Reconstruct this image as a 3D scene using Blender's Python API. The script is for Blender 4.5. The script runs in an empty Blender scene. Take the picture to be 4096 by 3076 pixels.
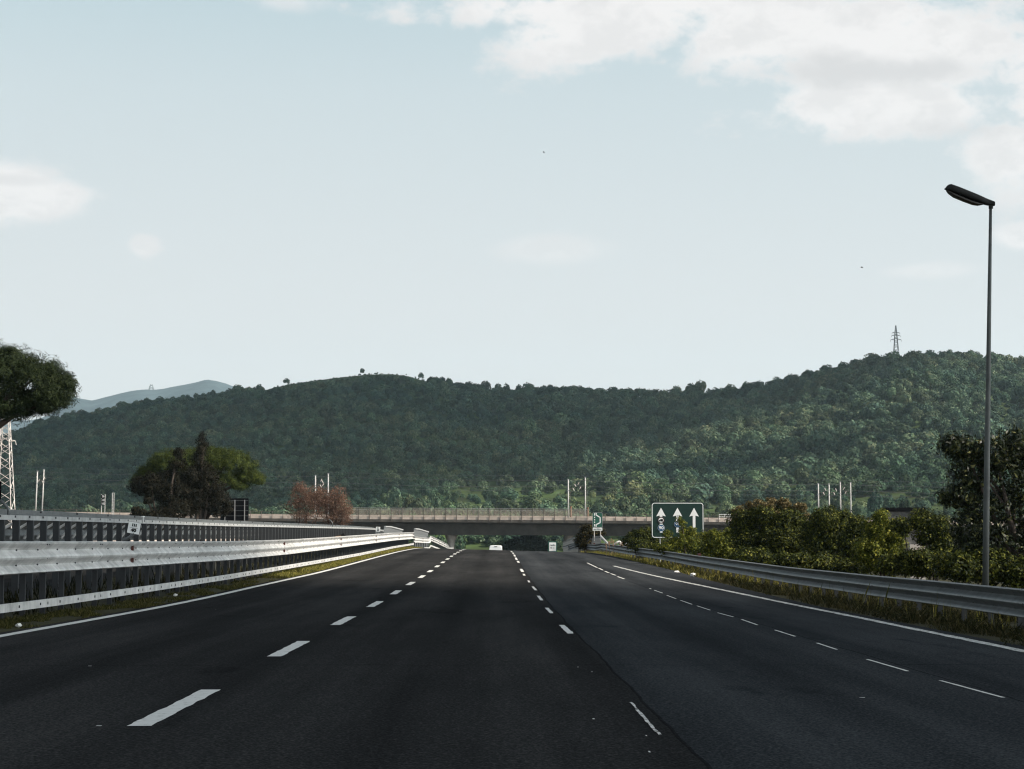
import bpy, math, random
import numpy as np
from mathutils import Vector, Matrix, noise as mnoise
random.seed(7)
RNG = np.random.default_rng(11)
C = bpy.context.scene.collection
SC = bpy.context.scene
PI = math.pi

# ------------------------------------------------------------------ camera
F = 8200.0                      # focal length in photo pixels (photo 4096 x 3076)
CAMP = Vector((0.0, 0.0, 1.33))
pitch = math.atan2(642.0, F)
yaw = math.atan2(88.0, math.hypot(F, 642.0))
ROT = Matrix.Rotation(-yaw, 3, 'Z') @ Matrix.Rotation(PI / 2 + pitch, 3, 'X')
cd = bpy.data.cameras.new('camera')
cam = bpy.data.objects.new('camera', cd)
C.objects.link(cam)
cam.location = CAMP
cam.rotation_euler = ROT.to_euler()
cd.sensor_width = 36.0
cd.lens = 36.0 * F / 4096.0
cd.clip_start = 0.1
cd.clip_end = 30000.0
SC.camera = cam

def P(px, py, Y):
    """the point at depth Y that the photo shows at pixel (px, py)"""
    d = ROT @ Vector(((px - 2048.0) / F, (1538.0 - py) / F, -1.0))
    return CAMP + d * (Y / d.y)

RT = ROT.transposed()
def proj(p):
    q = RT @ (Vector(p) - CAMP)
    return 2048.0 + F * q.x / -q.z, 1538.0 - F * q.y / -q.z

def zrow(X, Y, table):
    """height of a point at (X, Y) whose picture row follows the table (px, py)"""
    z = 1.3
    for _ in range(2):
        px, _py = proj((X, Y, z))
        py = np.interp(px, [t[0] for t in table], [t[1] for t in table])
        z = P(px, py, Y).z
    return z

# ------------------------------------------------------------------ helpers
class MB:
    def __init__(self):
        self.v, self.f, self.m = [], [], []
        self.uv = None
    def add(self, vs, fs, mi=0):
        b = len(self.v)
        self.v.extend([tuple(x) for x in vs])
        for f in fs:
            self.f.append(tuple(b + i for i in f)); self.m.append(mi)
    def box(self, c, s, mi=0, M=None):
        cx, cy, cz = c; a, b, d = s[0] / 2, s[1] / 2, s[2] / 2
        vs = [Vector((x * a, y * b, z * d)) for x in (-1, 1) for y in (-1, 1) for z in (-1, 1)]
        if M is not None: vs = [M @ v for v in vs]
        vs = [v + Vector(c) for v in vs]
        self.add(vs, [(0, 1, 3, 2), (4, 6, 7, 5), (0, 4, 5, 1), (2, 3, 7, 6), (0, 2, 6, 4), (1, 5, 7, 3)], mi)
    def tube(self, pts, r, n=6, mi=0, cap=True):
        pts = [Vector(p) for p in pts]
        rs = r if isinstance(r, (list, tuple)) else [r] * len(pts)
        b = len(self.v); prev = None
        for i, p in enumerate(pts):
            t = (pts[min(i + 1, len(pts) - 1)] - pts[max(i - 1, 0)])
            t = t.normalized() if t.length > 1e-9 else Vector((0, 0, 1))
            if prev is None:
                a = Vector((1, 0, 0)) if abs(t.x) < 0.8 else Vector((0, 1, 0))
            else: a = prev
            u = (a - t * a.dot(t)).normalized(); w = t.cross(u); prev = u
            for k in range(n):
                an = 2 * PI * k / n
                self.v.append(tuple(p + (u * math.cos(an) + w * math.sin(an)) * rs[i]))
        for i in range(len(pts) - 1):
            for k in range(n):
                k2 = (k + 1) % n
                self.f.append((b + i * n + k, b + i * n + k2, b + (i + 1) * n + k2, b + (i + 1) * n + k)); self.m.append(mi)
        if cap:
            self.f.append(tuple(b + k for k in range(n))[::-1]); self.m.append(mi)
            e = b + (len(pts) - 1) * n
            self.f.append(tuple(e + k for k in range(n))); self.m.append(mi)
    def prism(self, outline, y0, y1, mi=0):
        """outline in local x,z extruded from y0 to y1"""
        n = len(outline)
        vs = [(x, y0, z) for x, z in outline] + [(x, y1, z) for x, z in outline]
        fs = [tuple(range(n)), tuple(range(2 * n - 1, n - 1, -1))]
        fs += [(i, i + n, (i + 1) % n + n, (i + 1) % n) for i in range(n)]
        self.add(vs, fs, mi)
    def sweep(self, stations, profile, mi=0):
        """stations: (origin, lateral unit); profile: closed loop (d, h)"""
        b = len(self.v); n = len(profile)
        for o, l in stations:
            for d, h in profile:
                self.v.append((o[0] + l[0] * d, o[1] + l[1] * d, o[2] + h))
        for i in range(len(stations) - 1):
            for k in range(n):
                k2 = (k + 1) % n
                self.f.append((b + i * n + k, b + i * n + k2, b + (i + 1) * n + k2, b + (i + 1) * n + k)); self.m.append(mi)
        self.f.append(tuple(b + k for k in range(n))[::-1]); self.m.append(mi)
        e = b + (len(stations) - 1) * n
        self.f.append(tuple(e + k for k in range(n))); self.m.append(mi)
    def mesh(self, name, mats, smooth=False):
        me = bpy.data.meshes.new(name)
        me.from_pydata(self.v, [], self.f)
        for m in (mats if isinstance(mats, (list, tuple)) else [mats]): me.materials.append(m)
        me.polygons.foreach_set('material_index', self.m)
        if smooth: me.polygons.foreach_set('use_smooth', [True] * len(me.polygons))
        me.update()
        return me
    def build(self, name, mats, parent=None, smooth=False, loc=None):
        o = bpy.data.objects.new(name, self.mesh(name, mats, smooth))
        C.objects.link(o)
        if loc is not None: o.location = loc
        if parent is not None: o.parent = parent
        return o

def tag(o, label=None, cat=None, group=None, kind=None):
    if label: o['label'] = label
    if cat: o['category'] = cat
    if group: o['group'] = group
    if kind: o['kind'] = kind
    return o

def thing(name, label, cat, loc=(0, 0, 0), rz=0.0, group=None):
    o = bpy.data.objects.new(name, None)
    C.objects.link(o); o.location = loc; o.rotation_euler = (0, 0, rz); o.empty_display_size = 0.3
    return tag(o, label, cat, group)

def copy_tree(o, parent=None):
    c = o.copy(); C.objects.link(c); c.parent = parent
    for ch in o.children: copy_tree(ch, c)
    return c

# ------------------------------------------------------------------ materials
def nt(m):
    m.use_nodes = True
    t = m.node_tree
    return t, t.nodes, t.links

def mat(name, col, rough=0.8, metal=0.0, var=0.25, scale=3.0, bump=0.0, bscale=40.0, spec=0.5, var2=None, coords='Object'):
    m = bpy.data.materials.new(name)
    t, N, L = nt(m)
    b = N['Principled BSDF']
    b.inputs['Roughness'].default_value = rough
    b.inputs['Metallic'].default_value = metal
    b.inputs['Specular IOR Level'].default_value = spec
    tc = N.new('ShaderNodeTexCoord')
    nz = N.new('ShaderNodeTexNoise'); nz.inputs['Scale'].default_value = scale
    nz.inputs['Detail'].default_value = 6; nz.inputs['Roughness'].default_value = 0.65
    L.new(tc.outputs[coords], nz.inputs['Vector'])
    cr = N.new('ShaderNodeValToRGB')
    lo = [max(0, c * (1 - var)) for c in col]; hi = [min(1, c * (1 + var)) for c in (var2 or col)]
    cr.color_ramp.elements[0].position = 0.3; cr.color_ramp.elements[1].position = 0.7
    cr.color_ramp.elements[0].color = (*lo, 1); cr.color_ramp.elements[1].color = (*hi, 1)
    L.new(nz.outputs['Fac'], cr.inputs['Fac']); L.new(cr.outputs['Color'], b.inputs['Base Color'])
    if bump:
        n2 = N.new('ShaderNodeTexNoise'); n2.inputs['Scale'].default_value = bscale; n2.inputs['Detail'].default_value = 4
        L.new(tc.outputs[coords], n2.inputs['Vector'])
        bp = N.new('ShaderNodeBump'); bp.inputs['Strength'].default_value = bump; bp.inputs['Distance'].default_value = 0.02
        L.new(n2.outputs['Fac'], bp.inputs['Height']); L.new(bp.outputs['Normal'], b.inputs['Normal'])
    return m

def leafmat(name, cols, trans=0.3, rough=0.65, spec=0.08, objvar=0.0, at_pos=None):
    """cols: list of leaf colours picked per leaf by the 'tone' attribute"""
    m = bpy.data.materials.new(name)
    t, N, L = nt(m)
    b = N['Principled BSDF']; out = N['Material Output']
    at = N.new('ShaderNodeAttribute'); at.attribute_name = 'tone'
    cr = N.new('ShaderNodeValToRGB'); e = cr.color_ramp.elements
    while len(e) < len(cols): e.new(0.5)
    for i, c in enumerate(cols):
        e[i].position = at_pos[i] if at_pos else i / max(1, len(cols) - 1); e[i].color = (*c, 1)
    L.new(at.outputs['Fac'], cr.inputs['Fac'])
    col = cr.outputs['Color']
    if objvar:
        oi = N.new('ShaderNodeObjectInfo')
        hs = N.new('ShaderNodeHueSaturation')
        ma = N.new('ShaderNodeMapRange'); ma.inputs['To Min'].default_value = 1 - objvar; ma.inputs['To Max'].default_value = 1 + objvar
        L.new(oi.outputs['Random'], ma.inputs['Value']); L.new(ma.outputs['Result'], hs.inputs['Value'])
        mb = N.new('ShaderNodeMath'); mb.operation = 'MULTIPLY'; mb.inputs[1].default_value = 7.31
        mf = N.new('ShaderNodeMath'); mf.operation = 'FRACT'
        L.new(oi.outputs['Random'], mb.inputs[0]); L.new(mb.outputs[0], mf.inputs[0])
        mh = N.new('ShaderNodeMapRange'); mh.inputs['To Min'].default_value = 0.43; mh.inputs['To Max'].default_value = 0.53
        L.new(mf.outputs[0], mh.inputs['Value']); L.new(mh.outputs['Result'], hs.inputs['Hue'])
        # patches of different species over the slope
        sn = N.new('ShaderNodeTexNoise'); sn.inputs['Scale'].default_value = .011; sn.inputs['Detail'].default_value = 4; L.new(oi.outputs['Location'], sn.inputs['Vector'])
        sr = N.new('ShaderNodeValToRGB'); s_ = sr.color_ramp.elements
        s_[0].position = .36; s_[0].color = (.64, .74, .78, 1); s_[1].position = .66; s_[1].color = (1.24, 1.15, .96, 1); k_ = s_.new(.5); k_.color = (1, 1, 1, 1)
        L.new(sn.outputs['Fac'], sr.inputs['Fac'])
        sm = N.new('ShaderNodeMix'); sm.data_type = 'RGBA'; sm.blend_type = 'MULTIPLY'; sm.inputs['Factor'].default_value = 1
        L.new(col, sm.inputs['A']); L.new(sr.outputs['Color'], sm.inputs['B']); L.new(sm.outputs['Result'], hs.inputs['Color']); col = hs.outputs['Color']
    L.new(col, b.inputs['Base Color'])
    b.inputs['Roughness'].default_value = rough; b.inputs['Specular IOR Level'].default_value = spec
    if trans > 0:
        tr = N.new('ShaderNodeBsdfTranslucent'); L.new(col, tr.inputs['Color'])
        mx = N.new('ShaderNodeMixShader'); mx.inputs['Fac'].default_value = trans
        L.new(b.outputs[0], mx.inputs[1]); L.new(tr.outputs[0], mx.inputs[2]); L.new(mx.outputs[0], out.inputs['Surface'])
    return m

M = {}
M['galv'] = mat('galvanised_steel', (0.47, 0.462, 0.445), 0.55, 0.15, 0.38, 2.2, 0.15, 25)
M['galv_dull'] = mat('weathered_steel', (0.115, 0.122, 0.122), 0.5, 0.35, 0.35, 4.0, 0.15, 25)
M['galv_dark'] = mat('dark_steel_post', (0.022, 0.024, 0.026), 0.8, 0.0, 0.3, 4.0)
M['galv_mid'] = mat('dull_galvanised', (0.33, 0.335, 0.33), 0.6, 0.2, 0.35, 3.0, 0.15, 25)
M['slot'] = mat('slot_dark', (0.012, 0.012, 0.014), 0.9, 0, 0.2)
M['refl'] = mat('reflector_red', (0.06, 0.014, 0.010), 0.35, 0, 0.2)
M['white'] = mat('sign_white', (0.78, 0.78, 0.76), 0.5, 0, 0.06, 9.0)
M['green'] = mat('sign_green_shade_toned', (0.004, 0.024, 0.018), 0.5, 0, 0.2, 3.0, spec=0.3)  # lane sign's green darkened so its shade sits in the colour
M['green2'] = mat('sign_green_bright', (0.006, 0.075, 0.048), 0.5, 0, 0.2, 3.0)
M['blue'] = mat('sign_blue', (0.008, 0.070, 0.16), 0.5, 0, 0.1)
M['black'] = mat('sign_black', (0.010, 0.010, 0.010), 0.8, 0, 0.1, spec=0.1)
M['maroon'] = mat('sign_maroon', (0.035, 0.010, 0.010), 0.5, 0, 0.1)
M['alu'] = mat('sign_back_frame', (0.34, 0.34, 0.34), 0.5, 0.4, 0.2)
M['boardback'] = mat('sign_back_sheet', (0.006, 0.006, 0.007), 0.9, 0.0, 0.2, spec=0.03)
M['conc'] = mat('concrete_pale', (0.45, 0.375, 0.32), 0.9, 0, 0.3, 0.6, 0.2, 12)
M['concdark'] = mat('concrete_girder_shade_toned', (0.060, 0.053, 0.046), 0.95, 0, 0.35, 0.5, 0.2, 8, spec=0.05)  # dark concrete tone carries the shade under the deck overhang
M['concpole'] = mat('concrete_mast', (0.46, 0.45, 0.43), 0.85, 0, 0.18, 2.0)
M['rust'] = mat('rusty_iron', (0.20, 0.10, 0.055), 0.85, 0.1, 0.4, 6.0)
M['lattice'] = mat('rusty_white_lattice', (0.44, 0.41, 0.39), 0.7, 0.1, 0.3, 1.2, var2=(0.54, 0.50, 0.46))
M['farsteel'] = mat('grey_lattice', (0.15, 0.16, 0.16), 0.7, 0.2, 0.2)
M['railing'] = mat('railing_brown', (0.10, 0.082, 0.068), 0.8, 0.1, 0.3)
M['pole'] = mat('lamp_pole_steel', (0.070, 0.077, 0.074), 0.6, 0.25, 0.3, 2.5, 0.1, 20)
M['lamp'] = mat('lamp_housing', (0.018, 0.019, 0.018), 0.75, 0.0, 0.3, 8.0, spec=0.25)
M['lens'] = mat('lamp_lens', (0.030, 0.026, 0.022), 0.4, 0.0, 0.3, 8.0)
M['bark'] = mat('bark', (0.050, 0.037, 0.028), 0.95, 0, 0.4, 6.0, 0.5, 14)
M['barkred'] = mat('bark_reddish', (0.060, 0.034, 0.026), 0.95, 0, 0.4, 6.0, 0.4, 14)
M['barkpale'] = mat('bark_pale', (0.22, 0.20, 0.17), 0.95, 0, 0.4, 5.0, 0.3, 14)
M['van'] = mat('van_white_paint', (0.80, 0.80, 0.79), 0.3, 0, 0.03, 2.0)
M['glass'] = mat('van_dark_glass', (0.015, 0.017, 0.020), 0.15, 0, 0.1)
M['tyre'] = mat('van_tyre', (0.015, 0.015, 0.015), 0.9, 0, 0.1)
M['tail'] = mat('van_tail_light', (0.30, 0.015, 0.012), 0.25, 0, 0.1)
M['render'] = mat('house_plaster', (0.34, 0.31, 0.28), 0.9, 0, 0.25, 1.2)
M['tile'] = mat('roof_tile', (0.26, 0.11, 0.075), 0.9, 0, 0.3, 3.0)
M['oldconc'] = mat('stained_concrete', (0.10, 0.095, 0.09), 0.95, 0, 0.75, 1.3, 0.3, 9)
M['wire'] = mat('wire', (0.10, 0.105, 0.11), 0.6, 0.2, 0.1)
M['porcelain'] = mat('insulator', (0.55, 0.50, 0.45), 0.4, 0, 0.2)
M['litter'] = mat('litter_white', (0.70, 0.69, 0.66), 0.8, 0, 0.2, 12.0)
M['yellow'] = mat('marker_yellow', (0.55, 0.24, 0.02), 0.6, 0, 0.2)
M['bird'] = mat('bird_feathers', (0.012, 0.012, 0.014), 0.9, 0, 0.2)

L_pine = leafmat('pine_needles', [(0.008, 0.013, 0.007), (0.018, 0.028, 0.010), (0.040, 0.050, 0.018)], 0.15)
L_pine2 = leafmat('pine_needles_sun_toned', [(0.014, 0.024, 0.007), (0.048, 0.066, 0.013), (0.13, 0.145, 0.028)], 0.2)  # brighter copy of the needles, with sunlight put into the colour
L_dark = leafmat('dark_foliage', [(0.006, 0.007, 0.005), (0.014, 0.013, 0.007), (0.036, 0.028, 0.014)], 0.12)
L_red = leafmat('red_dry_leaves', [(0.090, 0.048, 0.032), (0.175, 0.100, 0.068), (0.31, 0.205, 0.150)], 0.2)
L_big = leafmat('broad_waxy_leaves', [(0.006, 0.010, 0.004), (0.014, 0.021, 0.007), (0.044, 0.056, 0.016), (0.24, 0.23, 0.085)], 0.2, 0.45, 0.25, at_pos=(0, .5, .72, .95))  # near-black leaves with a few pale ones painted as sun glints
L_shrub = leafmat('shrub_leaves', [(0.018, 0.028, 0.006), (0.060, 0.078, 0.012), (0.155, 0.165, 0.022), (0.30, 0.28, 0.045)], 0.25, 0.6, 0.10)  # leaf tones raised to paint in the sunlit highlights
L_shrubdk = leafmat('shrub_leaves_deep', [(0.007, 0.011, 0.004), (0.022, 0.031, 0.007), (0.085, 0.098, 0.016), (0.22, 0.21, 0.038)], 0.2, 0.6, 0.10, at_pos=(0, .4, .72, 1))  # darker copy; its palest tones paint in sunlit leaf tops
L_gold = leafmat('seed_pods', [(0.030, 0.026, 0.010), (0.105, 0.082, 0.032), (0.36, 0.28, 0.15)], 0.2)
L_ivy = leafmat('ivy_leaves', [(0.006, 0.007, 0.004), (0.022, 0.020, 0.007), (0.12, 0.085, 0.020)], 0.2, at_pos=(0, .5, 1))
L_blk = leafmat('deep_green_leaves', [(0.004, 0.006, 0.004), (0.009, 0.013, 0.006), (0.020, 0.027, 0.009)], 0.1)
L_forest = leafmat('hill_foliage', [(0.030, 0.058, 0.040), (0.062, 0.102, 0.066), (0.140, 0.180, 0.108)], 0.10, 0.9, 0.05, objvar=0.42)
L_orchard = leafmat('orchard_foliage', [(0.042, 0.078, 0.044), (0.084, 0.132, 0.072), (0.160, 0.210, 0.115)], 0.12, 0.9, 0.05, objvar=0.35)
L_grass = leafmat('grass_blades_sun_toned', [(0.035, 0.040, 0.010), (0.120, 0.118, 0.022), (0.26, 0.225, 0.055), (0.38, 0.31, 0.12)], 0.25, 0.8, 0.05, at_pos=(0, .35, .7, 1))  # bright copy for the far verge, sunlight painted into the tones
L_weed = leafmat('weed_leaves', [(0.007, 0.009, 0.004), (0.022, 0.024, 0.008), (0.060, 0.050, 0.020), (0.15, 0.13, 0.075)], 0.2, 0.8, 0.05, at_pos=(0, .4, .75, 1))
L_verge = leafmat('near_grass_shade_toned', [(0.012, 0.015, 0.005), (0.036, 0.038, 0.010), (0.090, 0.080, 0.024), (0.17, 0.14, 0.065)], 0.2, 0.8, 0.05, at_pos=(0, .4, .75, 1))  # darker grass for the near verge, shade painted into the tones
L_weed_shade = leafmat('weeds_shade_toned', [(0.004, 0.005, 0.003), (0.012, 0.013, 0.005), (0.035, 0.030, 0.013)], 0.15, 0.8, 0.05)  # weeds near black: shade behind the median rail put into the colour
L_reed = leafmat('reed_plume', [(0.34, 0.23, 0.16), (0.48, 0.34, 0.24)], 0.3, 0.9, 0.1)

# ------------------------------------------------------------------ foliage
def leaf_mesh(name, pos, nrm, size, aspect, material, rng, fold=True):
    n = len(pos)
    a = rng.normal(size=(n, 3))
    nn = nrm / np.maximum(1e-6, np.linalg.norm(nrm, axis=1))[:, None]
    u = a - nn * np.sum(a * nn, axis=1)[:, None]
    u /= np.maximum(1e-6, np.linalg.norm(u, axis=1))[:, None]
    w = np.cross(nn, u)
    sz = (size * rng.uniform(0.6, 1.4, n))[:, None]
    v = np.empty((n, 4, 3))
    v[:, 0] = pos - u * sz * 0.5
    v[:, 1] = pos + w * sz * aspect * 0.5 + nn * sz * 0.10
    v[:, 2] = pos + u * sz * 0.5
    v[:, 3] = pos - w * sz * aspect * 0.5 + nn * sz * 0.10
    me = bpy.data.meshes.new(name)
    me.vertices.add(4 * n); me.loops.add(4 * n); me.polygons.add(n)
    me.vertices.foreach_set('co', v.reshape(-1).astype(np.float32))
    me.loops.foreach_set('vertex_index', np.arange(4 * n, dtype=np.int32))
    me.polygons.foreach_set('loop_start', np.arange(0, 4 * n, 4, dtype=np.int32))
    at = me.attributes.new('tone', 'FLOAT', 'FACE')
    at.data.foreach_set('value', np.clip(rng.beta(1.6, 2.0, n), 0, 1).astype(np.float32))
    me.materials.append(material)
    me.update(calc_edges=True); me.validate()
    return me

def clumps_in(blobs, rng, per, csize, shell=0.55, low=-0.7):
    """sub-clump centres in the outer part of each ellipsoid blob"""
    out = []
    for (cx, cy, cz, rx, ry, rz, wgt) in blobs:
        k = max(1, int(per * wgt))
        while k > 0:
            d = rng.normal(size=3); d /= np.linalg.norm(d)
            if d[2] < low: continue
            r = shell + (1 - shell) * rng.random() ** 0.6
            r *= 0.90 + 0.16 * rng.random()
            out.append((cx + d[0] * rx * r, cy + d[1] * ry * r, cz + d[2] * rz * r,
                        csize * rng.uniform(0.6, 1.35), d[0], d[1], d[2]))
            k -= 1
    return np.array(out)

def crown_mesh(name, blobs, per, csize, nleaf, lsize, aspect, material, seed, shell=0.5, low=-0.7, up=0.35, flat=0.75, rough=0.55):
    rng = np.random.default_rng(seed)
    cl = clumps_in(blobs, rng, per, csize, shell, low)
    n = len(cl) * nleaf
    idx = np.repeat(np.arange(len(cl)), nleaf)
    d = rng.normal(size=(n, 3)); d /= np.linalg.norm(d, axis=1)[:, None]
    r = rng.random(n) ** 0.45
    off = d * r[:, None] * cl[idx, 3][:, None]; off[:, 2] *= flat
    pos = cl[idx, :3] + off
    nrm = 0.7 * d + 0.6 * cl[idx, 4:7] + rng.normal(size=(n, 3)) * rough
    nrm[:, 2] += up
    return leaf_mesh(name, pos, nrm, lsize, aspect, material, rng)

def link(name, me, parent=None, loc=None):
    o = bpy.data.objects.new(name, me); C.objects.link(o)
    if parent is not None: o.parent = parent
    if loc is not None: o.location = loc
    return o

def branches(mb, base, tops, r0, rng, r1=0.02, bend=0.25, n=6):
    for tp in tops:
        b = Vector(base); t = Vector(tp); k = 5
        pts = []
        off = Vector((rng.normal(), rng.normal(), 0)) * bend
        for i in range(k + 1):
            s = i / k
            q = b.lerp(t, s); q.z = b.z + (t.z - b.z) * (s ** 0.85)
            pts.append(q + off * math.sin(PI * s))
        mb.tube(pts, [r0 + (r1 - r0) * (i / k) for i in range(k + 1)], n)
# ------------------------------------------------------------------ road profile
YS = np.arange(-40.0, 620.0, 1.0)
def smooth(a, k):
    ker = np.ones(k) / k
    return np.convolve(np.pad(a, k // 2, mode='edge'), ker, mode='valid')[:len(a)]
_z = np.interp(YS, [-40, 38, 49, 58, 82, 112, 135, 160, 180, 200, 230, 260, 288, 330, 400, 500, 620],
               [0, 0, .025, .07, .22, .52, .74, .90, .90, .77, .38, -.2, -.95, -2.3, -4.6, -6.2, -6.5])
ZR = smooth(smooth(_z, 15), 9)
_d = np.interp(YS, [-40, 38, 58, 82, 120, 160, 220, 300, 420, 620], [0, 0, .05, .13, .27, .45, .95, 2.2, 5.2, 12])
DX = smooth(smooth(_d, 21), 21)
def zr(Y): return float(np.interp(Y, YS, ZR))
def dx(Y): return float(np.interp(Y, YS, DX))
def bank(Y): return float(np.interp(Y, [50, 160, 320], [0, .026, .03]))
def zroad(X, Y): return zr(Y) - bank(Y) * (X - dx(Y))
LEFT_EDGE = lambda Y: float(np.interp(Y, [-40, 30, 43, 60, 80, 160, 400], [-7.2, -7.17, -7.02, -6.98, -6.78, -6.3, -6.3]))
RIGHT_LINE = lambda Y: float(np.interp(Y, [-40, 26, 38, 57, 100], [6.7, 6.7, 6.75, 6.55, 5.75]))
RIGHT_EDGE = lambda Y: float(np.interp(Y, [-40, 45, 75, 90, 400], [7.0, 7.05, 7.55, 7.85, 7.7]))

def sstep(a, b, x):
    t = min(1.0, max(0.0, (x - a) / (b - a))); return t * t * (3 - 2 * t)

def zground(X, Y):
    """terrain outside the asphalt; passes under it"""
    u = X - dx(Y)
    le, re = LEFT_EDGE(Y) - 0.3, RIGHT_EDGE(Y)
    if le <= u <= re:
        return zroad(X, Y) - 0.25 * sstep(0, 0.35, min(u - le, re - u)) - 0.004
    zb = zroad(max(min(u, 14.0), -24.6) + dx(Y), Y)
    if u > re:
        s = u - re
        z = zb - 0.02 - 0.17 * sstep(0.1, 2.0, s) - 1.1 * sstep(3.0, 14.0, s) + 0.05 * mnoise.noise((X * .9, Y * .5, 0))
    else:
        s = le - u
        z = zb + 0.03 * sstep(0.0, 0.8, s) + 0.04 * mnoise.noise((X * .9, Y * .5, 3)) * sstep(0, 1, s)
        z -= 0.9 * sstep(16.0, 30.0, s)
    far = sstep(14 if u > 0 else 25.5, 60, abs(u))
    return z * (1 - far) + far * (-1.2 - 3.0 * sstep(150, 420, Y)) + 0.25 * far * mnoise.noise((X * .05, Y * .05, 5))

def xlist():
    xs = [-4600, -3500, -1800, -900, -500, -300, -180, -110, -70, -50, -38, -30, -25.5, -24.5, -20, -16, -13, -12, -11.5]
    xs += list(np.arange(-11, -6.0, 0.35)) + [-5, -2, 0, 3, 5, 6] + list(np.arange(6.4, 13, 0.35))
    xs += [13.5, 14.5, 16, 18, 20, 24, 30, 40, 55, 75, 110, 180, 300, 500, 900, 1800, 3500, 4600]
    return xs
def ylist():
    return [-60, -30, -10] + list(np.arange(0, 240, 2.5)) + list(np.arange(240, 620, 10)) + [700, 900, 1300, 2000, 3000, 5000, 7000, 8700]

def grid_obj(name, xs, ys, fz, material, shift=True, smoothf=True):
    vs = []; fs = []
    for y in ys:
        for x in xs:
            X = x + (dx(min(y, 600)) if shift and abs(x) < 60 else 0.0)
            vs.append((X, y, fz(X, y)))
    n = len(xs)
    for j in range(len(ys) - 1):
        for i in range(n - 1):
            fs.append((j * n + i, j * n + i + 1, (j + 1) * n + i + 1, (j + 1) * n + i))
    me = bpy.data.meshes.new(name); me.from_pydata(vs, [], fs); me.materials.append(material)
    if smoothf: me.polygons.foreach_set('use_smooth', [True] * len(me.polygons))
    return link(name, me)

# ground material: dry soil and short grass mixed by noise
def ground_material():
    m = bpy.data.materials.new('verge_soil'); t, N, L = nt(m); b = N['Principled BSDF']
    tc = N.new('ShaderNodeTexCoord')
    n1 = N.new('ShaderNodeTexNoise'); n1.inputs['Scale'].default_value = 0.9; n1.inputs['Detail'].default_value = 8; n1.inputs['Roughness'].default_value = 0.7
    n2 = N.new('ShaderNodeTexNoise'); n2.inputs['Scale'].default_value = 14; n2.inputs['Detail'].default_value = 6
    L.new(tc.outputs['Object'], n1.inputs['Vector']); L.new(tc.outputs['Object'], n2.inputs['Vector'])
    cr = N.new('ShaderNodeValToRGB'); e = cr.color_ramp.elements
    e[0].position = 0.34; e[0].color = (0.016, 0.014, 0.010, 1); e[1].position = 0.72; e[1].color = (0.070, 0.060, 0.028, 1)
    k = e.new(0.52); k.color = (0.034, 0.033, 0.014, 1)
    ad = N.new('ShaderNodeMath'); ad.operation = 'MULTIPLY_ADD'; ad.inputs[1].default_value = 0.5; 
    L.new(n2.outputs['Fac'], ad.inputs[0])
    h = N.new('ShaderNodeMath'); h.operation = 'MULTIPLY'; h.inputs[1].default_value = 0.5
    L.new(n1.outputs['Fac'], h.inputs[0]); L.new(h.outputs[0], ad.inputs[2])
    L.new(ad.outputs[0], cr.inputs['Fac']); L.new(cr.outputs['Color'], b.inputs['Base Color'])
    b.inputs['Roughness'].default_value = 1.0; b.inputs['Specular IOR Level'].default_value = 0.1
    bp = N.new('ShaderNodeBump'); bp.inputs['Strength'].default_value = 0.6; bp.inputs['Distance'].default_value = 0.03
    L.new(n2.outputs['Fac'], bp.inputs['Height']); L.new(bp.outputs['Normal'], b.inputs['Normal'])
    return m
tag(grid_obj('ground', xlist(), ylist(), zground, ground_material()), kind='structure')

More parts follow.
